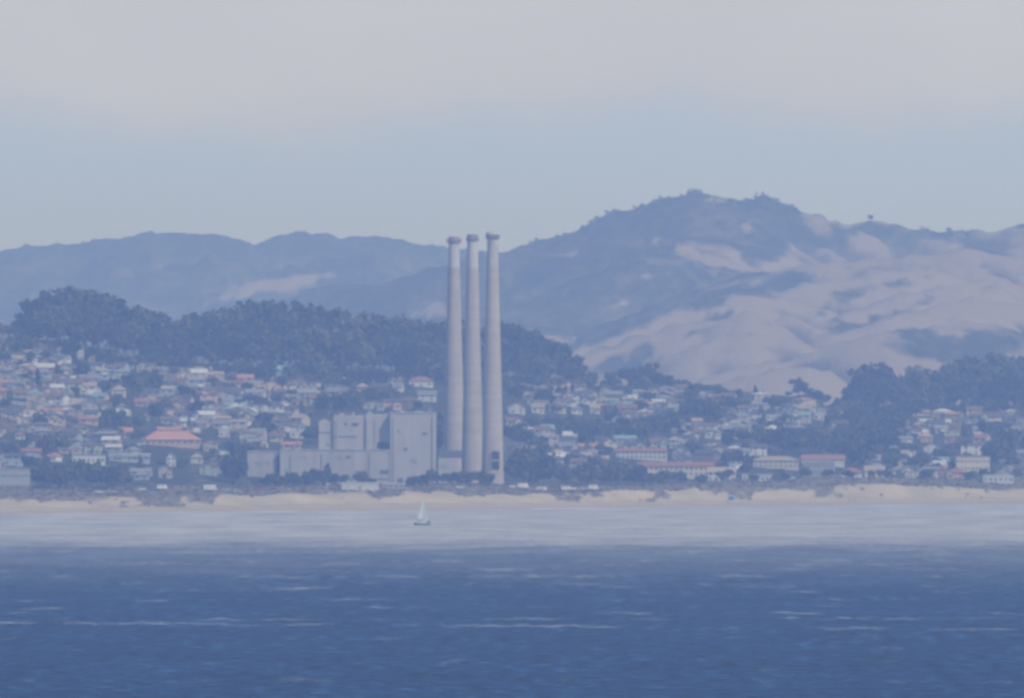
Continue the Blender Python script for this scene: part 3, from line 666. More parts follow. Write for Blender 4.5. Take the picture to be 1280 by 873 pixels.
def house(x, y, z, w, d, h, rise, wall, roof, typ, rot, label, cat='house', group='houses of the hillside town', storeys=1, name='house', win=None, chim=False, garage=False, bulk=None):
    if bulk is not None: t = None
    else: t = link(name, None, None, (x, y, z), rot); tag(t, label, cat, group)
    if bulk is not None: MB.sink = (bulk, Matrix.Translation((x,y,z)) @ Matrix.Rotation(rot,4,'Z'))
    hw, hd = w/2, d/2; e = .55; zb = -2.5
    wb = MB()
    if typ == 'gable':        # ridge along x (roof slope faces the sea)
        wb.add([(-hw,-hd,zb),(hw,-hd,zb),(hw,hd,zb),(-hw,hd,zb),(-hw,-hd,h),(hw,-hd,h),(hw,hd,h),(-hw,hd,h),(-hw,0,h+rise-.05),(hw,0,h+rise-.05)],
               [(0,1,5,4),(2,3,7,6),(1,2,6,9,5),(3,0,4,8,7),(3,2,1,0)])
    elif typ == 'front gable':
        wb.add([(-hw,-hd,zb),(hw,-hd,zb),(hw,hd,zb),(-hw,hd,zb),(-hw,-hd,h),(hw,-hd,h),(hw,hd,h),(-hw,hd,h),(0,-hd,h+rise-.05),(0,hd,h+rise-.05)],
               [(0,1,5,8,4),(1,2,6,5),(2,3,7,9,6),(3,0,4,7),(3,2,1,0)])
    else: wb.box(-hw, hw, -hd, hd, zb, h)
    wb.build('wall', wmat(wall), t)
    rb = MB(); k = .22
    def slab(q):   # top quad, given thickness k downwards
        n = len(q); rb.add([(a,b,c+k) for a,b,c in q]+[(a,b,c+.02) for a,b,c in q], [tuple(range(n)), tuple(range(2*n-1,n-1,-1))]+[(i,n+i,n+(i+1)%n,(i+1)%n) for i in range(n)])
    if typ == 'gable':
        s_ = rise/hd*e
        slab([(-hw-e,-hd-e,h-s_),(hw+e,-hd-e,h-s_),(hw+e,0,h+rise),(-hw-e,0,h+rise)]); slab([(hw+e,hd+e,h-s_),(-hw-e,hd+e,h-s_),(-hw-e,.003,h+rise),(hw+e,.003,h+rise)])
    elif typ == 'front gable':
        s_ = rise/hw*e
        slab([(-hw-e,-hd-e,h-s_),(0,-hd-e,h+rise),(0,hd+e,h+rise),(-hw-e,hd+e,h-s_)]); slab([(.003,-hd-e,h+rise),(hw+e,-hd-e,h-s_),(hw+e,hd+e,h-s_),(.003,hd+e,h+rise)])
    elif typ == 'hip':
        r0 = max(hw-hd*.9, .6)
        A, B, C_, D_ = (-hw-e,-hd-e,h),(hw+e,-hd-e,h),(hw+e,hd+e,h),(-hw-e,hd+e,h); E_, G_ = (-r0,0,h+rise),(r0,0,h+rise)
        rb.add([A,B,C_,D_,E_,G_]+[(p[0],p[1],p[2]-.22) for p in (A,B,C_,D_)], [(0,1,5,4),(1,2,5),(2,3,4,5),(3,0,4),(9,8,7,6),(0,6,7,1),(1,7,8,2),(2,8,9,3),(3,9,6,0)])
    else:
        rb.box(-hw-.35, hw+.35, -hd-.35, hd+.35, h+.003, h+.32); rb.box(-hw-.35,hw+.35,-hd-.35,-hd-.1,h+.323,h+.62)
    rf = rb.build('roof', rmat(roof), t)
    if chim: MB().box(hw*.4, hw*.4+.9, hd*.2, hd*.2+.9, h+.1, h+rise+1.0).build('chimney', rmat('brown'), rf)
    if name == 'house' and typ != 'flat' and rng.random() < .55:      # lower cross wing towards the sea or the side
        sgn = rng.choice((-1,1)); ww2, wd2, wh, wr = w*rng.uniform(.34,.46), rng.uniform(2.5,4.5), h*rng.uniform(.82,.97) if storeys == 1 else h*rng.uniform(.5,.9), rise*.62+.3
        cx = sgn*(hw-ww2/2-rng.uniform(.1,.8)); y0 = -hd-wd2; y1 = -hd-.01; a2 = ww2/2
        wg = MB().add([(cx-a2,y0,zb),(cx+a2,y0,zb),(cx+a2,y1,zb),(cx-a2,y1,zb),(cx-a2,y0,wh),(cx+a2,y0,wh),(cx+a2,y1,wh),(cx-a2,y1,wh),(cx,y0,wh+wr-.05),(cx,y1,wh+wr-.05)],
               [(0,1,5,8,4),(1,2,6,5),(2,3,7,9,6),(3,0,4,7),(3,2,1,0)]).build('wing', wmat(wall), t)
        rb = MB(); s2 = wr/a2*.4
        slab([(cx-a2-.4,y0-.4,wh-s2),(cx,y0-.4,wh+wr),(cx,y1+1.5,wh+wr),(cx-a2-.4,y1-.003,wh-s2)]); slab([(cx+.003,y0-.4,wh+wr),(cx+a2+.4,y0-.4,wh-s2),(cx+a2+.4,y1-.003,wh-s2),(cx+.003,y1+1.5,wh+wr)])
        rb.build('roof', rmat(roof), wg)
        MB().box(cx-a2*.5, cx+a2*.5, y0-.06, y0-.01, .9, 2.1).build('window', GLASS, wg)
    st = max(1, storeys); sh = h/st
    nw = win or max(2, int(w/4.2))
    fw = []
    for s_ in range(st):
        for i in range(nw):
            cx = -hw + w*(i+.5)/nw
            ww = min(1.9, w/nw*.5)*rng.uniform(.7,1.15)
            if s_ == 0 and i == nw//2 and nw <= 4:
                continue
            q = MB().box(cx-ww/2, cx+ww/2, -hd-.06, -hd-.01, s_*sh+.9, s_*sh+min(2.3, sh-.35)).build('window', GLASS, t)
            if name != 'house' or w > 16: MB().box(cx-ww/2-.12, cx+ww/2+.12, -hd-.16, -hd-.01, s_*sh+.72, s_*sh+.88).build('sill', TRIM, q)
    if nw <= 4:
        cx = -hw + w*(nw//2+.5)/nw
        if garage: MB().box(cx-1.9, cx+1.3, -hd-.07, -hd-.01, -.1, 2.2).build('garage_door', TRIM, t)
        else: MB().box(cx-.5, cx+.5, -hd-.07, -hd-.01, -.1, 2.1).build('door', DOOR, t)
    MB.sink = None
    return t

TAKEN = []   # photo rectangles already used by landmark buildings (u0,u1,v0,v1)
def lm(u0, u1, vt, vb, wall, roof, typ, label, cat='house', storeys=1, name='house', rise=None, rot=0.0, d=11, win=None, group='houses of the hillside town'):
    u = (u0+u1)/2; x, y, z = place(u, vb, 150 if 'beach' in name else 215); px = y/F
    w = (u1-u0)*px; H = (vb-vt)*px; r = rise if rise is not None else (0 if typ == 'flat' else min(2.6, H*.4))
    house(x, y, z, w-.6, d, max(2.2, H-r), r, wall, roof, typ, rot, label, cat, group, storeys, name, win)
    TAKEN.append((u0-2, u1+2, vt-1, vb+2))
lm(178,250,539,557,'salmon','orange','hip','orange-roofed hall, long and wide, in the middle of the left slope','hall',1,'hall',4.8,.12,16,9,None)
lm(196,226,534,543,'white','orange','gable','orange-roofed upper wing standing behind the long hall','hall',1,'hall',1.6,.12,9,4,None)
lm(96,105,436,450,'white','white','flat','white tower house, tall and narrow, on the upper left slope','house',3)
lm(139,158,482,496,'cream','tan','hip','yellow-cream house, broad and bright, on the left slope','house',2)
lm(-8,38,588,613,'grey','grey','flat','grey school block with pale piers at the far left above the dunes','school',2,'school_building',0,.05,14,10,None)
lm(19,32,540,549,'white','red','hip','small white house with bright red roof on the lower left slope')
lm(-4,8,486,494,'salmon','orange','gable','salmon house with orange roof cut by the left picture edge')
lm(168,194,500,509,'beige','red','gable','long beige house with dull red roof uphill of the orange-roofed hall')
lm(98,124,522,531,'tan','red','gable','long tan house with faded red roof left of the orange-roofed hall')
lm(177,187,517,526,'tan','orange','front gable','small tan house with orange gable roof above the orange-roofed hall')
lm(208,220,566,583,'white','grey','front gable','tall white gable-fronted house downhill of the orange-roofed hall','house',2)
lm(238,254,568,580,'white','tan','hip','white house with tan hipped roof downhill and right of the orange hall','house',2)
lm(90,132,569,579,'white','grey','flat','long low white flat-roofed house row left end, under the left slope','house',1,win=7)
lm(136,188,568,578,'pale blue','grey','gable','long low pale blue house beneath the orange-roofed hall',win=7)
lm(273,288,538,547,'white','white','flat','bright white flat-roofed house right of the orange-roofed hall')
lm(307,320,449,468,'cream','tan','front gable','tall cream gable-fronted house at the foot of the grove','house',3)
lm(338,360,458,476,'pale blue','teal','gable','teal-roofed house, big and pale blue, at the foot of the grove','house',2)
lm(360,374,458,467,'white','tan','hip','white hipped house touching the teal-roofed house on its right')
lm(374,392,455,468,'cream','red','gable','cream house with red roof below the grove, right of teal roof','house',2)
lm(335,341,493,500,'white','white','flat','tiny bright white flat-roofed house below the teal-roofed house')
lm(352,377,553,562,'salmon','orange','gable','low orange-roofed house just above the power station\'s left wing')
lm(362,380,540,548,'white','white','flat','bright white flat house uphill of the power station\'s left wing')
lm(511,542,471,484,'white','red','hip','red-roofed ridge villa, white and wide, left of the smokestacks','house',1)
lm(522,546,489,502,'white','grey','gable','white house with grey roof straight below the red-roofed ridge villa','house',2)
lm(446,460,480,490,'salmon','tan','hip','salmon house with tan roof above the boiler house')
lm(634,657,505,518,'white','white','front gable','white dormer house, bright, just right of the smokestacks','house',2)
lm(664,681,506,517,'white','tan','gable','white and tan house right of the white dormer house','house',1)
lm(714,728,508,518,'white','grey','hip','white hipped house with grey roof on the slope right of the stacks')
lm(737,750,506,517,'white','tan','gable','white tan-roofed house beside the grey-hipped white house','house',2)
lm(770,834,561,575,'white','red','gable','red-roofed terrace, white and long, uphill of the hotel','terrace',2,'terrace_row',1.5,-.05,11,11,None)
lm(797,892,579,597,'cream','red','gable','long red-roofed hotel with two rows of dark windows behind the dunes','hotel',2,'hotel',2.2,.04,16,15,None)
lm(884,920,588,606,'white','tan','gable','white tan-roofed house beside the long hotel\'s right end','house',2,win=5)
lm(927,968,596,604,'white','white','flat','low white flat-roofed hall left of the three-storey flats','hall',1,'hall',0,0,12,7,None)
lm(940,998,571,586,'beige','tan','hip','beige tan-roofed apartment house uphill of the low white hall','apartments',2,'apartment_house',2.4,.03,13,9,None)
lm(1004,1044,580,605,'grey','white','flat','three-storey flats, pale grey with rows of dark windows, behind dunes','apartments',3,'apartment_building',0,-.06,14,9,None)
lm(1002,1056,569,582,'white','red','gable','white apartment row with red roof behind the three-storey flats','apartments',2,'apartment_house',2.6,-.04,13,10,None)
lm(1050,1078,590,606,'white','red','hip','white house with red hipped roof touching the three-storey flats','house',2)
lm(1080,1106,590,605,'cream','tan','gable','cream tan-roofed house right of the red-hipped white house','house',2)
lm(1180,1208,588,601,'salmon','red','hip','salmon house with red hipped roof below the cream apartment block','house',2)
lm(1194,1237,572,590,'cream','tan','flat','cream apartment block, wide with flat roof, on the lower right slope','apartments',2,'apartment_building',0,.03,13,9,None)
lm(1228,1267,600,608,'white','white','flat','long white flat-roofed building, very bright, behind the right-hand dunes','building',1,'beach_building',0,0,10,6,None)
lm(1150,1166,541,553,'salmon','tan','hip','salmon house with tan roof straight downhill of the white water tank','house',2)
lm(1154,1176,555,567,'white','tan','front gable','white gable-fronted house below the salmon house on the right slope','house',2)
lm(1180,1196,544,554,'salmon','brown','hip','salmon house with brown hipped roof on the right slope')
lm(1016,1031,518,525,'white','white','flat','thin bright white house among dark trees below the pointed tree')
lm(957,968,520,526,'white','white','flat','small thin white house among trees left of the pointed tree')
lm(1216,1232,534,543,'white','grey','gable','white grey-roofed house under the tall right-hand grove')
lm(1140,1162,512,520,'tan','tan','gable','tan low house at the foot of the right grove')
# water tank
x, y, z = place(1137, 536); px = y/F
t = link('water_tank', None, None, (x,y,z)); tag(t, 'white water tank, small round and bright, below the right grove', 'water tank')
MB().rings([(1.6,-1),(1.6,3.0)], n=20).build('drum', wmat('white'), t, smooth=False); MB().rings([(1.75,3.003),(1.1,3.5),(.2,3.75)], n=20).build('roof', rmat('white'), t)
# low sandy-white beach building in front of the plant
lm(426,474,608,616,'white','white','flat','long low sandy-white beach building in front of the power station','building',1,'beach_building',0,.02,9,1,None)
lm(407,413,606,612,'white','white','flat','tiny white hut left of the sandy-white beach building','hut',1,'beach_hut',0,0,4,2,None)
lm(478,506,614,619,'grey','white','flat','thin grey shed right of the sandy-white beach building','shed',1,'beach_shed',0,0,5,4,None)

def free(u, vt, vb, wpx):
    for a in TAKEN:
        if u-wpx/2 < a[1]-1 and u+wpx/2 > a[0]+1 and vt < a[3]-1.5 and vb > a[2]+2: return False
    return True
# dark woods in the town: (u, v base, height px, kind, how many, spread u)
WOODS = [(60,611,34,'round',3,22),(95,612,38,'round',4,22),(135,611,36,'round',4,20),(160,607,30,'round',2,14),(45,600,30,'round',2,16),(128,546,36,'cyp',2,6),(146,540,26,'round',2,14),(172,536,22,'round',2,10),
         (180,492,36,'round',3,18),(10,575,28,'round',3,18),(60,568,26,'round',3,20),(298,606,46,'round',3,7),(300,575,24,'round',3,20),(330,548,22,'round',2,14),(376,522,22,'cyp',2,8),(392,556,26,'round',2,10),
         (412,522,32,'round',2,12),(440,512,26,'round',2,14),(468,508,24,'round',3,14),(500,505,22,'round',2,14),(549,570,60,'round',3,3),(460,486,20,'round',2,16),(422,486,18,'round',2,14),(340,484,18,'round',2,16),
         (325,612,16,'round',2,7),(340,612,20,'round',3,9),(354,613,17,'round',2,7),(366,612,22,'round',3,9),(385,612,25,'round',3,9),(398,613,24,'round',2,6),(407,611,31,'cyp',2,4),(424,612,18,'round',2,8),(452,612,18,'round',3,10),(468,613,12,'round',2,6),
         (518,616,18,'round',3,8),(538,615,22,'round',3,8),(560,616,18,'round',3,9),(572,617,18,'round',2,6),(585,617,20,'round',3,10),(604,618,22,'round',3,9),
         (655,610,50,'round',4,8),(666,614,56,'round',4,14),(648,560,32,'round',3,7),(690,606,36,'round',3,16),(720,613,32,'round',4,16),(745,610,28,'round',3,12),(770,608,36,'round',4,12),(795,611,28,'round',3,12),(822,611,22,'round',3,10),(846,611,20,'round',3,8),
         (735,556,34,'round',3,14),(765,554,32,'round',3,14),(800,552,34,'round',4,14),(830,545,32,'round',3,14),(700,540,26,'round',3,14),(860,530,36,'round',4,14),(888,532,40,'round',4,12),(905,558,22,'round',2,10),
         (870,572,24,'round',3,12),(915,582,24,'round',3,10),(950,566,34,'round',3,16),(985,570,40,'round',4,14),(1015,566,42,'round',4,14),(1040,574,36,'round',2,8),(1082,584,52,'round',4,12),(1100,566,36,'round',3,14),(1118,588,24,'round',3,14),(1150,589,26,'round',3,14),
         (1080,540,36,'round',3,14),(1110,545,34,'round',4,16),(1140,540,16,'round',1,6),(1250,580,40,'round',3,14),(1240,548,24,'round',3,14),(1270,566,34,'round',2,10),(930,516,20,'round',3,16),(972,512,18,'round',3,14),(1045,532,24,'round',3,14),(1060,556,26,'round',3,12),
         (1010,606,17,'round',2,6),(1030,606,15,'round',2,5),(945,606,12,'round',2,8),(975,604,16,'round',3,9),(905,606,16,'round',2,8),(875,606,14,'round',2,8),(1066,606,14,'round',2,8),(1095,606,14,'round',2,7),(830,605,14,'round',3,10),(1160,605,16,'round',3,12),(1228,606,14,'round',2,7),(1270,606,16,'round',2,7),(1110,604,12,'round',2,8),(1190,590,14,'round',2,8),(1212,602,14,'round',2,10)]
WR = []
for (u, vb, hp, kd, n, sp) in WOODS:
    for i in range(n):
        uu = u + (rng.uniform(-1,1)*sp if n > 1 else 0); vv = vb + rng.uniform(-3, 1.5)
        x, y, z = place(uu, vv, 190); h = hp*y/F*rng.uniform(.72, 1.05)
        k = rng.randrange(6 if kd == 'round' else 4); tone = TPL[kd, k][2]
        nm = 'cypress' if kd == 'cyp' else 'bushy tree'
        tree(kd, k, (x, y, z-.3), h, (.78 if kd == 'round' else .9)*rng.uniform(.85,1.25) * (1.15 if h < 9 else 1), f'{sized(h*1.6)} {TONEW[tone]} {SHAPE[k]} {nm} {zone(uu, vv-hp*.4)}', 'tree', 'trees among the town and the plant')
    if hp > 16: WR.append((u-sp*1.1, u+sp*1.1, vb-hp*.8, vb-1))

BULK = {}
def s_off(x, y): return y - float(shore(x))
# random town houses in contour rows
wl, rl = list(WALL), list(ROOF)
def pick(lst, wts): return rng.choices(lst, wts)[0]
cand = []
s_ = 235.0
while s_ < 1470:
    x = -330 + rng.uniform(0, 12)
    while x < 330:
        y = float(shore(x)) + s_ + rng.uniform(-12, 12)
        cand.append((x, y)); x += rng.uniform(8.5, 13.5)
    s_ += 29
NH, hl, specs = 0, [], []
rng.shuffle(cand)
for x, y in cand:
    z = gz(x, y); u, v = UV(x, y, z)
    if u < -25 or u > 1305: continue
    w = rng.uniform(7.0, 12.5); wpx = w/y*F; hp = 13
    base = float(np.interp(u, [p[0] for p in RV], [p[1] for p in RV]))
    if v < base + 3: continue
    if 300 < u < 400 and v > 564: continue
    if 386 < u < 580 and v > 514: continue
    if 545 < u < 640 : continue
    if s_off(x,y) < 400 and u < 900: continue
    if not free(u, v-hp, v, wpx): continue
    hid = any(a[0] < u < a[1] and a[2] < v-4 < a[3] for a in WR)
    if hid or rng.random() < .02 + .18*(fbm(np.array([x/45]), np.array([y/110]), 55, 3)[0] > .54): continue
    if u > 640 and v > (603 if u > 880 else 590): continue
    if u > 640 and rng.random() < .18: continue
    specs.append((x, y, z, u, v, w))
    hl.append((u, v))
specs.sort(key=lambda q: -q[5]/q[1])
for x, y, z, u, v, w in specs:
    NH += 1
    wall = pick(wl, [17,13,13,17,12,4,8,6,15]); roof = pick(rl, [30,22,20,4,6,14,3,2])
    typ = pick(['gable','front gable','hip','flat'], [40,22,24,14]); st = 2 if rng.random() < .3 else 1
    h = (2.4 if st == 1 else 4.5)*rng.uniform(.95,1.15); rise = 0 if typ == 'flat' else rng.uniform(1.2,2.4)
    stn = 'two-storey ' if st == 2 else 'low ' if h < 2.75 else ''
    wn = 'wide ' if w > 13 else 'narrow ' if w < 10 else ''
    tn = {'gable':'gabled','front gable':'gable-fronted','hip':'hip-roofed','flat':'flat-roofed'}[typ]
    lb = f'{stn or wn}{wall} {tn} house, {roof} roof, {zone(u, v-5)}'
    house(x, y, z, w, rng.uniform(8,11), h, rise, wall, roof, typ, rng.gauss(0,.22), lb, storeys=st, chim=rng.random()<.25 and typ != 'flat', garage=rng.random()<.4, bulk=None if NH <= 255 else BULK)
# the remaining, smallest houses of the hillside: one mass
if BULK:
    allb, idx = MB(), []
    for i, (m_, b_) in enumerate(BULK.items()): allb.add(b_.v, b_.f); idx += [i]*len(b_.f)
    me = allb.mesh('town_houses', None)
    for m_ in BULK: me.materials.append(m_)
    me.polygons.foreach_set('material_index', idx); me.update()
    link('town_houses', me)['kind'] = 'stuff'
print('HOUSES', NH)
# street and garden trees and shrubs between the houses
NT = 0
for i in range(4000):
    if NT >= 640: break
    x = rng.uniform(-335, 335); s_ = rng.uniform(400, 1460); y = float(shore(x))+s_; z = gz(x, y); u, v = UV(x, y, z)
    base = float(np.interp(u, [p[0] for p in RV], [p[1] for p in RV]))
    if u < -20 or u > 1300 or v < base+3: continue
    if 300 < u < 400 and v > 566 or 386 < u < 640 and v > 516 or 545 < u < 640: continue
    if not free(u, v-10, v, 8): continue
    if any(abs(u-a) < 9 and 0 < v-b < 1.6 for a, b in hl): continue
    NT += 1
    kd = rng.choices(['round','shrub','cyp'], [5,4,1])[0]; k = rng.randrange({'round':6,'shrub':5,'cyp':4}[kd]); tone = TPL[kd,k][2]
    h = {'round':rng.uniform(4.5,9.5),'shrub':rng.uniform(2.5,4.6),'cyp':rng.uniform(6,11)}[kd]
    nm = {'round':'garden tree','shrub':'garden shrub','cyp':'slim cypress'}[kd]
    t_ = tree(kd, k, (x,y,z-.2), h, {'round':1.0,'shrub':1.1,'cyp':1.0}[kd]*rng.uniform(.85,1.3), f'{"larger" if h > 6.5 else "small"} {TONEW[tone]} {SHAPE[k]} {nm} {zone(u, v-4)}', 'shrub' if kd == 'shrub' else 'tree', 'garden trees and shrubs among the houses')
    t_.name = {'round':'garden_tree','shrub':'garden_shrub','cyp':'slim_cypress'}[kd]
# dune scrub: ground-hugging mass
r_ = np.random.RandomState(15); bl = []
for i in range(6000):
    x = r_.uniform(-420, 420); s_ = r_.uniform(55, 270); y = float(shore(x))+s_
    u = UC+x/y*F
    if abs(u-914) < 12 and s_ < 125: continue
    if s_ + 75*(fbm(np.array([x/28]), np.array([y/60]), 31, 4)[0]-.5) + 95*(fbm(np.array([x/9]), np.array([y/34]), 41, 4)[0]-.5) + 2*float(sst(820,1000,u)) - 24*float(sst(180,330,u)*(1-sst(620,720,u))) < r_.uniform(62, 125): continue
    bl.append((x, y, gz(x,y)+.05, r_.uniform(.5, 1.9), .6))
link('scrub', crown_mesh('scrub', bl, 36000, .5, 4, foliage_mat('dune_scrub', (.06,.062,.042), (.17,.15,.105))))['kind'] = 'stuff'

# ------------------------------------------------------------------ vehicles in the beach car park
TYRE = mat('tyre', (.03,.03,.03), .9, .05)
def vehicle(u, v, L_, H_, W_, col, name, label, rot=0.0):
    x, y, z = place(u, v, 150)
    t = link(name, None, None, (x,y,z+.05), rot); tag(t, label, 'camper' if name == 'camper_van' else 'car', 'vehicles parked behind the beach')
    body = mat('paint_'+col.replace(' ','_'), {'white':(.78,.78,.77),'silver':(.45,.46,.47),'dark':(.07,.07,.08),'red':(.4,.06,.05),'blue':(.08,.14,.28)}[col], .3, .03, 1, .5)
    hl_ = L_/2; hw = W_/2
    if name == 'camper_van':
        prof = [(-hl_,.35),(hl_,.35),(hl_,1.1),(hl_-.5,1.35),(hl_-.9,H_*.62),(hl_-.6,H_*.7),(hl_-.7,H_),(-hl_,H_)]
    else:
        prof = [(-hl_,.35),(hl_,.35),(hl_,.8),(hl_-.9,.95),(hl_-1.6,H_),(-hl_+.9,H_),(-hl_+.15,.95)]
    n = len(prof)
    MB().add([(a,-hw,b) for a,b in prof]+[(a,hw,b) for a,b in prof], [tuple(range(n)), tuple(range(2*n-1,n-1,-1))]+[(i,n+i,n+(i+1)%n,(i+1)%n) for i in range(n)]).build('body', body, t)
    if name == 'camper_van':
        for a in (-hl_*.7, -hl_*.15): MB().box(a, a+.9, -hw-.03, -hw-.003, 1.5, 2.1).build('window', GLASS, t)
        MB().box(hl_-1.9, hl_-1.1, -hw-.03, -hw-.003, 1.35, H_*.62).build('window', GLASS, t)
    else:
        MB().add([(-hl_+.85,-hw-.012,1.0),(hl_-1.25,-hw-.012,1.0),(hl_-1.7,-hw-.012,H_-.1),(-hl_+1.0,-hw-.012,H_-.1)], [(0,1,2,3)]).build('window', GLASS, t)
    for a in (-hl_*.62, hl_*.62):
        for b in (-hw, hw-.22):
            q = MB(); q.tube((a,b-.02,.33),(a,b+.22,.33),.34,n=14); q.build('wheel', TYRE, t)
VEH = [(641,621,4.6,1.5,'white','car'),(654,621,5.8,2.6,'white','camper_van'),(667,622,4.4,1.45,'silver','car'),(678,622,5.6,2.5,'white','camper_van'),(694,622,4.4,1.5,'dark','car'),(708,622,5.2,2.4,'white','camper_van'),(717,622,4.5,1.6,'white','car'),(730,622,4.4,1.45,'silver','car'),(742,622,5.4,2.6,'white','camper_van'),
       (112,620,4.4,1.5,'dark','car'),(124,620,4.6,1.5,'white','car'),(140,620,4.5,1.5,'silver','car'),(178,621,4.6,1.5,'white','car'),(192,621,4.6,1.5,'blue','car'),(203,621,5.4,2.4,'white','camper_van'),(263,620,6.8,2.9,'white','camper_van'),(283,621,4.5,1.5,'silver','car'),(296,621,4.5,1.5,'white','car'),(322,621,4.4,1.5,'red','car'),
       (512,619,4.5,1.5,'silver','car'),(575,620,4.4,1.5,'white','car')]
def vzone(u):
    return ('parked below the grey school block' if u < 150 else 'parked below the orange-roofed hall' if u < 240 else 'parked below the power station\'s left end' if u < 340 else 'parked below the tower block' if u < 540 else 'parked below the smokestacks' if u < 648 else 'parked in the row right of the smokestacks')
for i, (u, v, l, h, c, nm) in enumerate(VEH):
    k = 'camper van' if nm == 'camper_van' else 'car'
    pre = [q for q in VEH if q[4] == c and q[5] == nm and vzone(q[0]) == vzone(u)]
    idx = pre.index(VEH[i]); pos = '' if len(pre) == 1 else (', the left one', ', the right one')[idx] if len(pre) == 2 else (', leftmost', ', middle one', ', rightmost')[min(idx,2)]
    vehicle(u, v, l, h, 1.9 if nm == 'car' else 2.2, c, 'parked_car' if nm == 'car' else nm, f'{c} {k} {vzone(u)}{pos}', rng.uniform(-.2,.2))

# ------------------------------------------------------------------ lifeguard tower
x, y, z = place(914, 629.5)
t = link('lifeguard_tower', None, None, (x,y,z), .25); tag(t, 'small bright blue lifeguard tower standing alone on the pale sand', 'lifeguard tower')
BLUE = mat('blue_paint', (.05,.25,.52), .5, .06); BLUEL = mat('light_blue_paint', (.30,.52,.72), .5, .05)
for a in (-1.05, 1.05):
    for b in (-.95, .95): 
        q = MB(); q.tube((a*1.2,b*1.2,-.3),(a,b,1.5),.09); q.build('leg', TRIM, t)
MB().box(-1.6,1.6,-1.7,1.4,1.5,1.65).build('deck', BLUE, t)
MB().add([(-1.15,-1.0,1.653),(1.15,-1.0,1.653),(1.15,1.1,1.653),(-1.15,1.1,1.653),(-1.3,-1.25,3.5),(1.3,-1.25,3.5),(1.3,1.2,3.8),(-1.3,1.2,3.8)],[(0,3,2,1),(0,1,5,4),(1,2,6,5),(2,3,7,6),(3,0,4,7),(4,5,6,7)]).build('cabin', BLUE, t)
MB().add([(-1.6,-1.7,3.46),(1.6,-1.7,3.46),(1.6,1.5,3.86),(-1.6,1.5,3.86),(-1.6,-1.7,3.6),(1.6,-1.7,3.6),(1.6,1.5,4.1),(-1.6,1.5,4.1)],[(0,3,2,1),(4,5,6,7),(0,1,5,4),(1,2,6,5),(2,3,7,6),(3,0,4,7)]).build('roof', BLUEL, t)
MB().add([(-.8,-1.12,2.4),(.8,-1.12,2.4),(.85,-1.22,3.2),(-.85,-1.22,3.2)],[(0,1,2,3)]).build('window', GLASS, t)
rm = MB(); rm.tube((1.5,-1.6,1.6),(4.2,-1.6,-.1),.07); rm.tube((1.5,-.8,1.6),(4.2,-.8,-.1),.07); rm.add([(1.6,-1.6,1.62),(4.2,-1.6,0),(4.2,-.8,0),(1.6,-.8,1.62)],[(0,1,2,3)]); rm.build('ramp', TRIM, t)

# ------------------------------------------------------------------ people on the beach
def person(u, v, shirt, trousers, label, rot):
    x, y, z = place(u, v)
    J = {'pel':(0,0,.95),'bel':(0,.01,1.12),'che':(0,0,1.34),'nec':(0,-.01,1.5),'hea':(0,-.03,1.63),'top':(0,-.02,1.74),
         'lh':(-.1,0,.9),'lk':(-.12,-.16,.5),'la':(-.12,-.10,.08),'lt':(-.12,-.26,.03),'rh':(.1,0,.9),'rk':(.11,.04,.49),'ra':(.11,.28,.12),'rt':(.11,.16,.03),
         'ls':(-.2,0,1.42),'le':(-.27,.10,1.14),'lw':(-.27,-.02,.90),'lf':(-.27,-.06,.80),'rs':(.2,0,1.42),'re':(.27,.0,1.13),'rw':(.28,-.16,.92),'rf':(.28,-.2,.83)}
    E = [('pel','bel'),('bel','che'),('che','nec'),('nec','hea'),('hea','top'),('pel','lh'),('lh','lk'),('lk','la'),('la','lt'),('pel','rh'),('rh','rk'),('rk','ra'),('ra','rt'),('che','ls'),('ls','le'),('le','lw'),('lw','lf'),('che','rs'),('rs','re'),('re','rw'),('rw','rf')]
    R_ = {'pel':.14,'bel':.13,'che':.15,'nec':.055,'hea':.1,'top':.06,'lh':.1,'rh':.1,'lk':.065,'rk':.065,'la':.045,'ra':.045,'lt':.035,'rt':.035,'ls':.065,'rs':.065,'le':.045,'re':.045,'lw':.033,'rw':.033,'lf':.035,'rf':.035}
    ks = list(J); me = bpy.data.meshes.new('person'); me.from_pydata([J[k] for k in ks], [(ks.index(a), ks.index(b)) for a,b in E], [])
    o = link('person', me); o.modifiers.new('s','SKIN'); sm = o.modifiers.new('d','SUBSURF'); sm.levels = sm.render_levels = 1
    for i, k in enumerate(ks):
        me.skin_vertices[0].data[i].radius = (R_[k], R_[k]); me.skin_vertices[0].data[i].use_root = k == 'pel'
    dg = bpy.context.evaluated_depsgraph_get(); ev = bpy.data.meshes.new_from_object(o.evaluated_get(dg)); o.modifiers.clear(); o.data = ev
    ev.materials.clear()
    for m_ in (mat('skin', (.45,.28,.2), .6, .03), mat('shirt_'+shirt, {'dark':(.05,.06,.09),'red':(.32,.08,.07),'white':(.7,.7,.68)}[shirt], .9, .05), mat('trousers_'+trousers, {'dark':(.04,.045,.06),'tan':(.3,.24,.17)}[trousers], .9, .05)): ev.materials.append(m_)
    for p_ in ev.polygons:
        c = p_.center; p_.material_index = 0 if c.z > 1.47 or (abs(c.x) > .22 and c.z < 1.1) or c.z < .1 else 1 if c.z > .98 else 2
        p_.use_smooth = True
    MB().rings([(.112,1.62),(.122,1.68),(.10,1.76),(.05,1.80)], n=14, cx=0, cy=.015).build('hair', mat('hair', (.06,.04,.03), .8, .05), o, smooth=True)
    o.location = (x,y,z); o.rotation_euler = (0,0,rot); tag(o, label, 'person', 'people walking on the beach')
person(1062, 627.5, 'dark', 'dark', 'person in dark clothes walking on the sand, the left of a pair', 1.2)
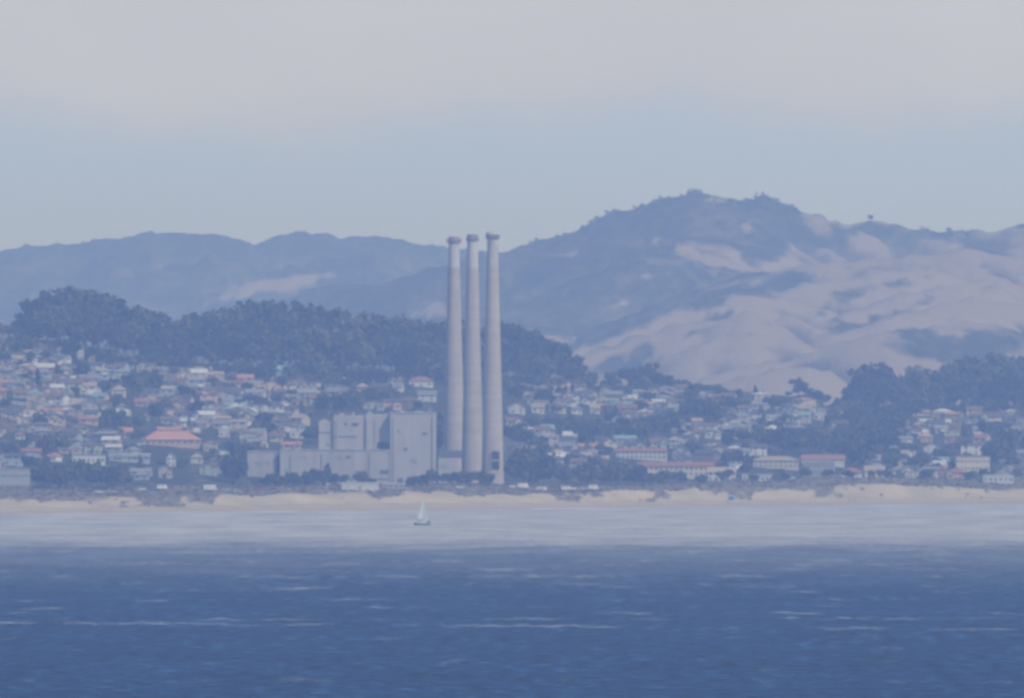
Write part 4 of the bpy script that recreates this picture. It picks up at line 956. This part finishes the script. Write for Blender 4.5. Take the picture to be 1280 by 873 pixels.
person(1069, 629, 'red', 'dark', 'person in red top walking on the sand, the right of a pair', -1.4)
person(762, 634, 'dark', 'tan', 'person in dark top walking alone at the water\'s edge', 1.5)
person(826, 632, 'white', 'dark', 'person in white top alone on the sand left of lifeguard tower', -1.5)

# ------------------------------------------------------------------ sailboat
y = 6810.0; x = X(528, y)
bt = link('sailboat', None, None, (x, y, 0), math.radians(40)); tag(bt, 'small grey sailboat with pale sails in the calm water off the beach', 'sailboat')
HULL = mat('hull_grey', (.15,.18,.19), .4, .08, .6, .5); SAIL = mat('sailcloth', (.50,.52,.54), .8, .05, .4)
secs = []; NL = 14
for i in range(NL+1):
    t_ = i/NL; xx = -4.4 + 9.4*t_
    b_ = 1.45*math.sin(math.pi*min(1,(t_*.86+.16)))**.7 if t_ < 1 else .03
    sheer = 1.15+.35*(t_-.4)**2*2.2
    secs.append([(xx, -b_, sheer),(xx,-b_*.86,.35),(xx,-b_*.45,-.15),(xx,0,-.32),(xx,b_*.45,-.15),(xx,b_*.86,.35),(xx,b_,sheer)])
vs = [p for s_ in secs for p in s_]; fs = []
for i in range(NL):
    for k in range(6): fs.append((i*7+k,(i+1)*7+k,(i+1)*7+k+1,i*7+k+1))
    fs.append((i*7+6,(i+1)*7+6,(i+1)*7,i*7))
fs.append(tuple(range(7))); fs.append(tuple(NL*7+k for k in range(6,-1,-1)))
hb = MB().add(vs, fs).build('hull', HULL, bt, smooth=False)
MB().box(-1.4,2.0,-.75,.75,.9,1.55).build('cabin', mat('cabin_white', (.66,.67,.67), .5, .04), bt)
MB().tube((.9,0,.9),(.75,0,13.6),.09,.06,8).build('mast', mat('alloy', (.45,.46,.48), .4, .05), bt)
MB().tube((.85,0,2.1),(-3.6,.9,2.0),.07,n=7).build('boom', MATS['alloy'], bt)
def sail(pts, name, belly):
    vs, fs, n = [], [], 8
    a, b_, c = map(Vector, pts)
    for i in range(n+1):
        for j in range(n+1):
            s_, t_ = i/n, j/n; p = (a*(1-s_)+b_*s_)*(1-t_)+c*t_
            p = p + Vector((0, belly*math.sin(math.pi*s_)*(1-t_)**.6*math.sin(math.pi*min(1,t_+.15)), 0)); vs.append(p)
    for i in range(n):
        for j in range(n): fs.append((i*(n+1)+j,(i+1)*(n+1)+j,(i+1)*(n+1)+j+1,i*(n+1)+j+1))
    o = MB().add(vs, fs).build(name, SAIL, bt, smooth=True); md = o.modifiers.new('t','SOLIDIFY'); md.thickness = .02
sail([(.72,.02,2.2),(-2.7,.75,2.15),(.68,.02,12.4)], 'mainsail', .5)
sail([(4.9,0,1.35),(2.5,.5,1.7),(.95,.02,10.6)], 'jib', .6)
st_ = MB(); st_.tube((4.95,0,1.3),(.76,0,13.5),.02,n=5); st_.tube((-4.3,0,1.0),(.76,0,13.5),.02,n=5); st_.build('stay', MATS['alloy'], bt)
MB().box(-4.75,-4.35,-.04,.04,-.6,.8).build('rudder', HULL, bt)

# ------------------------------------------------------------------ unique labels: anything still alike gets a neighbour to tell it by
bylab = {}
for o in S.objects:
    if o.parent is None and 'label' in o and 'category' in o: bylab.setdefault(o['label'], []).append(o)
for lb, os_ in bylab.items():
    if len(os_) < 2: continue
    os_.sort(key=lambda o: o.location.x/o.location.y)
    names = {2:['left of two','right of two'],3:['left of three','middle of three','right of three'],4:['leftmost of four','second of four','third of four','rightmost of four']}.get(len(os_))
    if names is None: names = ['%s from left of %d' % (['first','second','third','fourth','fifth','sixth','seventh','eighth','ninth','tenth'][min(i,9)], len(os_)) for i in range(len(os_))]
    for o, q in zip(os_, names): o['label'] = f'{lb}, {q}'
for o in S.objects:
    if 'label' in o and len(o['label'].split()) > 16: print('LONG', len(o['label'].split()), o['label'])

# ------------------------------------------------------------------ air
hz = bpy.data.materials.new('haze'); hz.use_nodes = True; nt = hz.node_tree; N, L = nt.nodes, nt.links
N.clear(); out = N.new('ShaderNodeOutputMaterial'); pv = N.new('ShaderNodeVolumePrincipled')
HAZE = 10.3e-5
pv.inputs['Color'].default_value = (.375,.54,1.0,1); pv.inputs['Absorption Color'].default_value = (1,1,1,1); pv.inputs['Density'].default_value = HAZE; pv.inputs['Anisotropy'].default_value = 0.0
L.new(pv.outputs[0], out.inputs['Volume'])
o = MB().box(-9000, 9000, -2000, 25000, -4.2, float(max(HZ.max(), 300))+15).build('haze', hz); o['kind'] = 'stuff'

# ------------------------------------------------------------------ light and sky
SUN_EL, SUN_AZ = math.radians(47), math.radians(138)      # azimuth clockwise from +Y (view direction): behind the camera, to the right
sd = Vector((math.sin(SUN_AZ)*math.cos(SUN_EL), math.cos(SUN_AZ)*math.cos(SUN_EL), math.sin(SUN_EL)))
sl = bpy.data.lights.new('sun', 'SUN'); sl.energy = 2.8; sl.angle = math.radians(.53); sl.color = (1, .975, .94)
so = bpy.data.objects.new('sun', sl); COL.objects.link(so); so.rotation_euler = (-sd).to_track_quat('-Z','Y').to_euler(); so.location = (0,0,400)
W = bpy.data.worlds.new('World'); S.world = W; W.use_nodes = True; nt = W.node_tree; N, L = nt.nodes, nt.links
bg = N['Background']; bg.inputs['Strength'].default_value = .13
sky = N.new('ShaderNodeTexSky'); sky.sky_type = 'NISHITA'; sky.sun_disc = False; sky.sun_elevation = SUN_EL; sky.sun_rotation = SUN_AZ
sky.altitude = 1200; sky.air_density = 1.0; sky.dust_density = 0; sky.ozone_density = 2.5
L.new(sky.outputs[0], bg.inputs['Color'])
# stratus sheet low over the hills, pale distant air under it
tc = N.new('ShaderNodeTexCoord'); sp = N.new('ShaderNodeSeparateXYZ'); L.new(tc.outputs['Generated'], sp.inputs[0])
def wnoise(sc, s, d):
    mp = N.new('ShaderNodeMapping'); mp.inputs['Scale'].default_value = sc; L.new(tc.outputs['Generated'], mp.inputs[0])
    n = N.new('ShaderNodeTexNoise'); n.inputs['Scale'].default_value = s; n.inputs['Detail'].default_value = d; L.new(mp.outputs[0], n.inputs['Vector']); return n
n1 = wnoise((1,1,1.5), 30, 5); n2 = wnoise((1,1,1.6), 45, 5)
ma = N.new('ShaderNodeMath'); ma.operation = 'MULTIPLY_ADD'; L.new(n1.outputs['Fac'], ma.inputs[0]); ma.inputs[1].default_value = 0.013; L.new(sp.outputs[2], ma.inputs[2])
mr1 = N.new('ShaderNodeMapRange'); mr1.interpolation_type = 'SMOOTHSTEP'; L.new(ma.outputs[0], mr1.inputs[0]); mr1.inputs[1].default_value = .0225; mr1.inputs[2].default_value = .0282
mr2 = N.new('ShaderNodeMapRange'); mr2.interpolation_type = 'SMOOTHSTEP'; L.new(sp.outputs[2], mr2.inputs[0]); mr2.inputs[1].default_value = .06; mr2.inputs[2].default_value = .18; mr2.inputs[3].default_value = 1; mr2.inputs[4].default_value = 0
mm = N.new('ShaderNodeMath'); mm.operation = 'MULTIPLY'; L.new(mr1.outputs[0], mm.inputs[0]); L.new(mr2.outputs[0], mm.inputs[1])
bg2 = N.new('ShaderNodeBackground'); cr = N.new('ShaderNodeValToRGB'); cr.color_ramp.elements[0].position = .36; cr.color_ramp.elements[0].color = (.625,.645,.705,1); cr.color_ramp.elements[1].position = .64; cr.color_ramp.elements[1].color = (.655,.69,.75,1)
L.new(n2.outputs['Fac'], cr.inputs[0]); L.new(cr.outputs[0], bg2.inputs['Color']); bg2.inputs['Strength'].default_value = .95
mx = N.new('ShaderNodeMixShader'); L.new(mm.outputs[0], mx.inputs[0])
bg3 = N.new('ShaderNodeBackground'); bg3.inputs['Color'].default_value = (.39,.52,.76,1); bg3.inputs['Strength'].default_value = 1
mr3 = N.new('ShaderNodeMapRange'); mr3.interpolation_type = 'SMOOTHSTEP'; L.new(sp.outputs[2], mr3.inputs[0]); mr3.inputs[1].default_value = .02; mr3.inputs[2].default_value = .10; mr3.inputs[3].default_value = .9; mr3.inputs[4].default_value = 0
mx0 = N.new('ShaderNodeMixShader'); L.new(mr3.outputs[0], mx0.inputs[0]); L.new(bg.outputs[0], mx0.inputs[1]); L.new(bg3.outputs[0], mx0.inputs[2]); L.new(mx0.outputs[0], mx.inputs[1]); L.new(bg2.outputs[0], mx.inputs[2])
L.new(mx.outputs[0], N['World Output'].inputs['Surface'])

# ------------------------------------------------------------------ camera
cd = bpy.data.cameras.new('camera'); cam = bpy.data.objects.new('camera', cd); COL.objects.link(cam)
cd.sensor_width = 36; cd.lens = F/1280*36; cd.clip_start = 5; cd.clip_end = 60000
cam.location = (0,0,CAMZ); cam.rotation_euler = (math.pi/2 + math.atan((VH-436.5)/F), 0, 0)
cd.dof.use_dof = True; cd.dof.focus_distance = 1000; cd.dof.aperture_fstop = 2.3      # long lens a little off focus, as in the photo
S.camera = cam

S.render.engine = 'CYCLES'
S.cycles.use_denoising = True
try: S.cycles.denoiser = 'OPENIMAGEDENOISE'
except Exception: pass
S.cycles.max_bounces = 4; S.cycles.diffuse_bounces = 2; S.cycles.glossy_bounces = 2; S.cycles.transparent_max_bounces = 8; S.cycles.volume_bounces = 1
S.cycles.sample_clamp_indirect = 4
S.view_settings.view_transform = 'Standard'; S.view_settings.look = 'None'; S.view_settings.gamma = 1; S.view_settings.exposure = 0; S.view_settings.use_curve_mapping = False
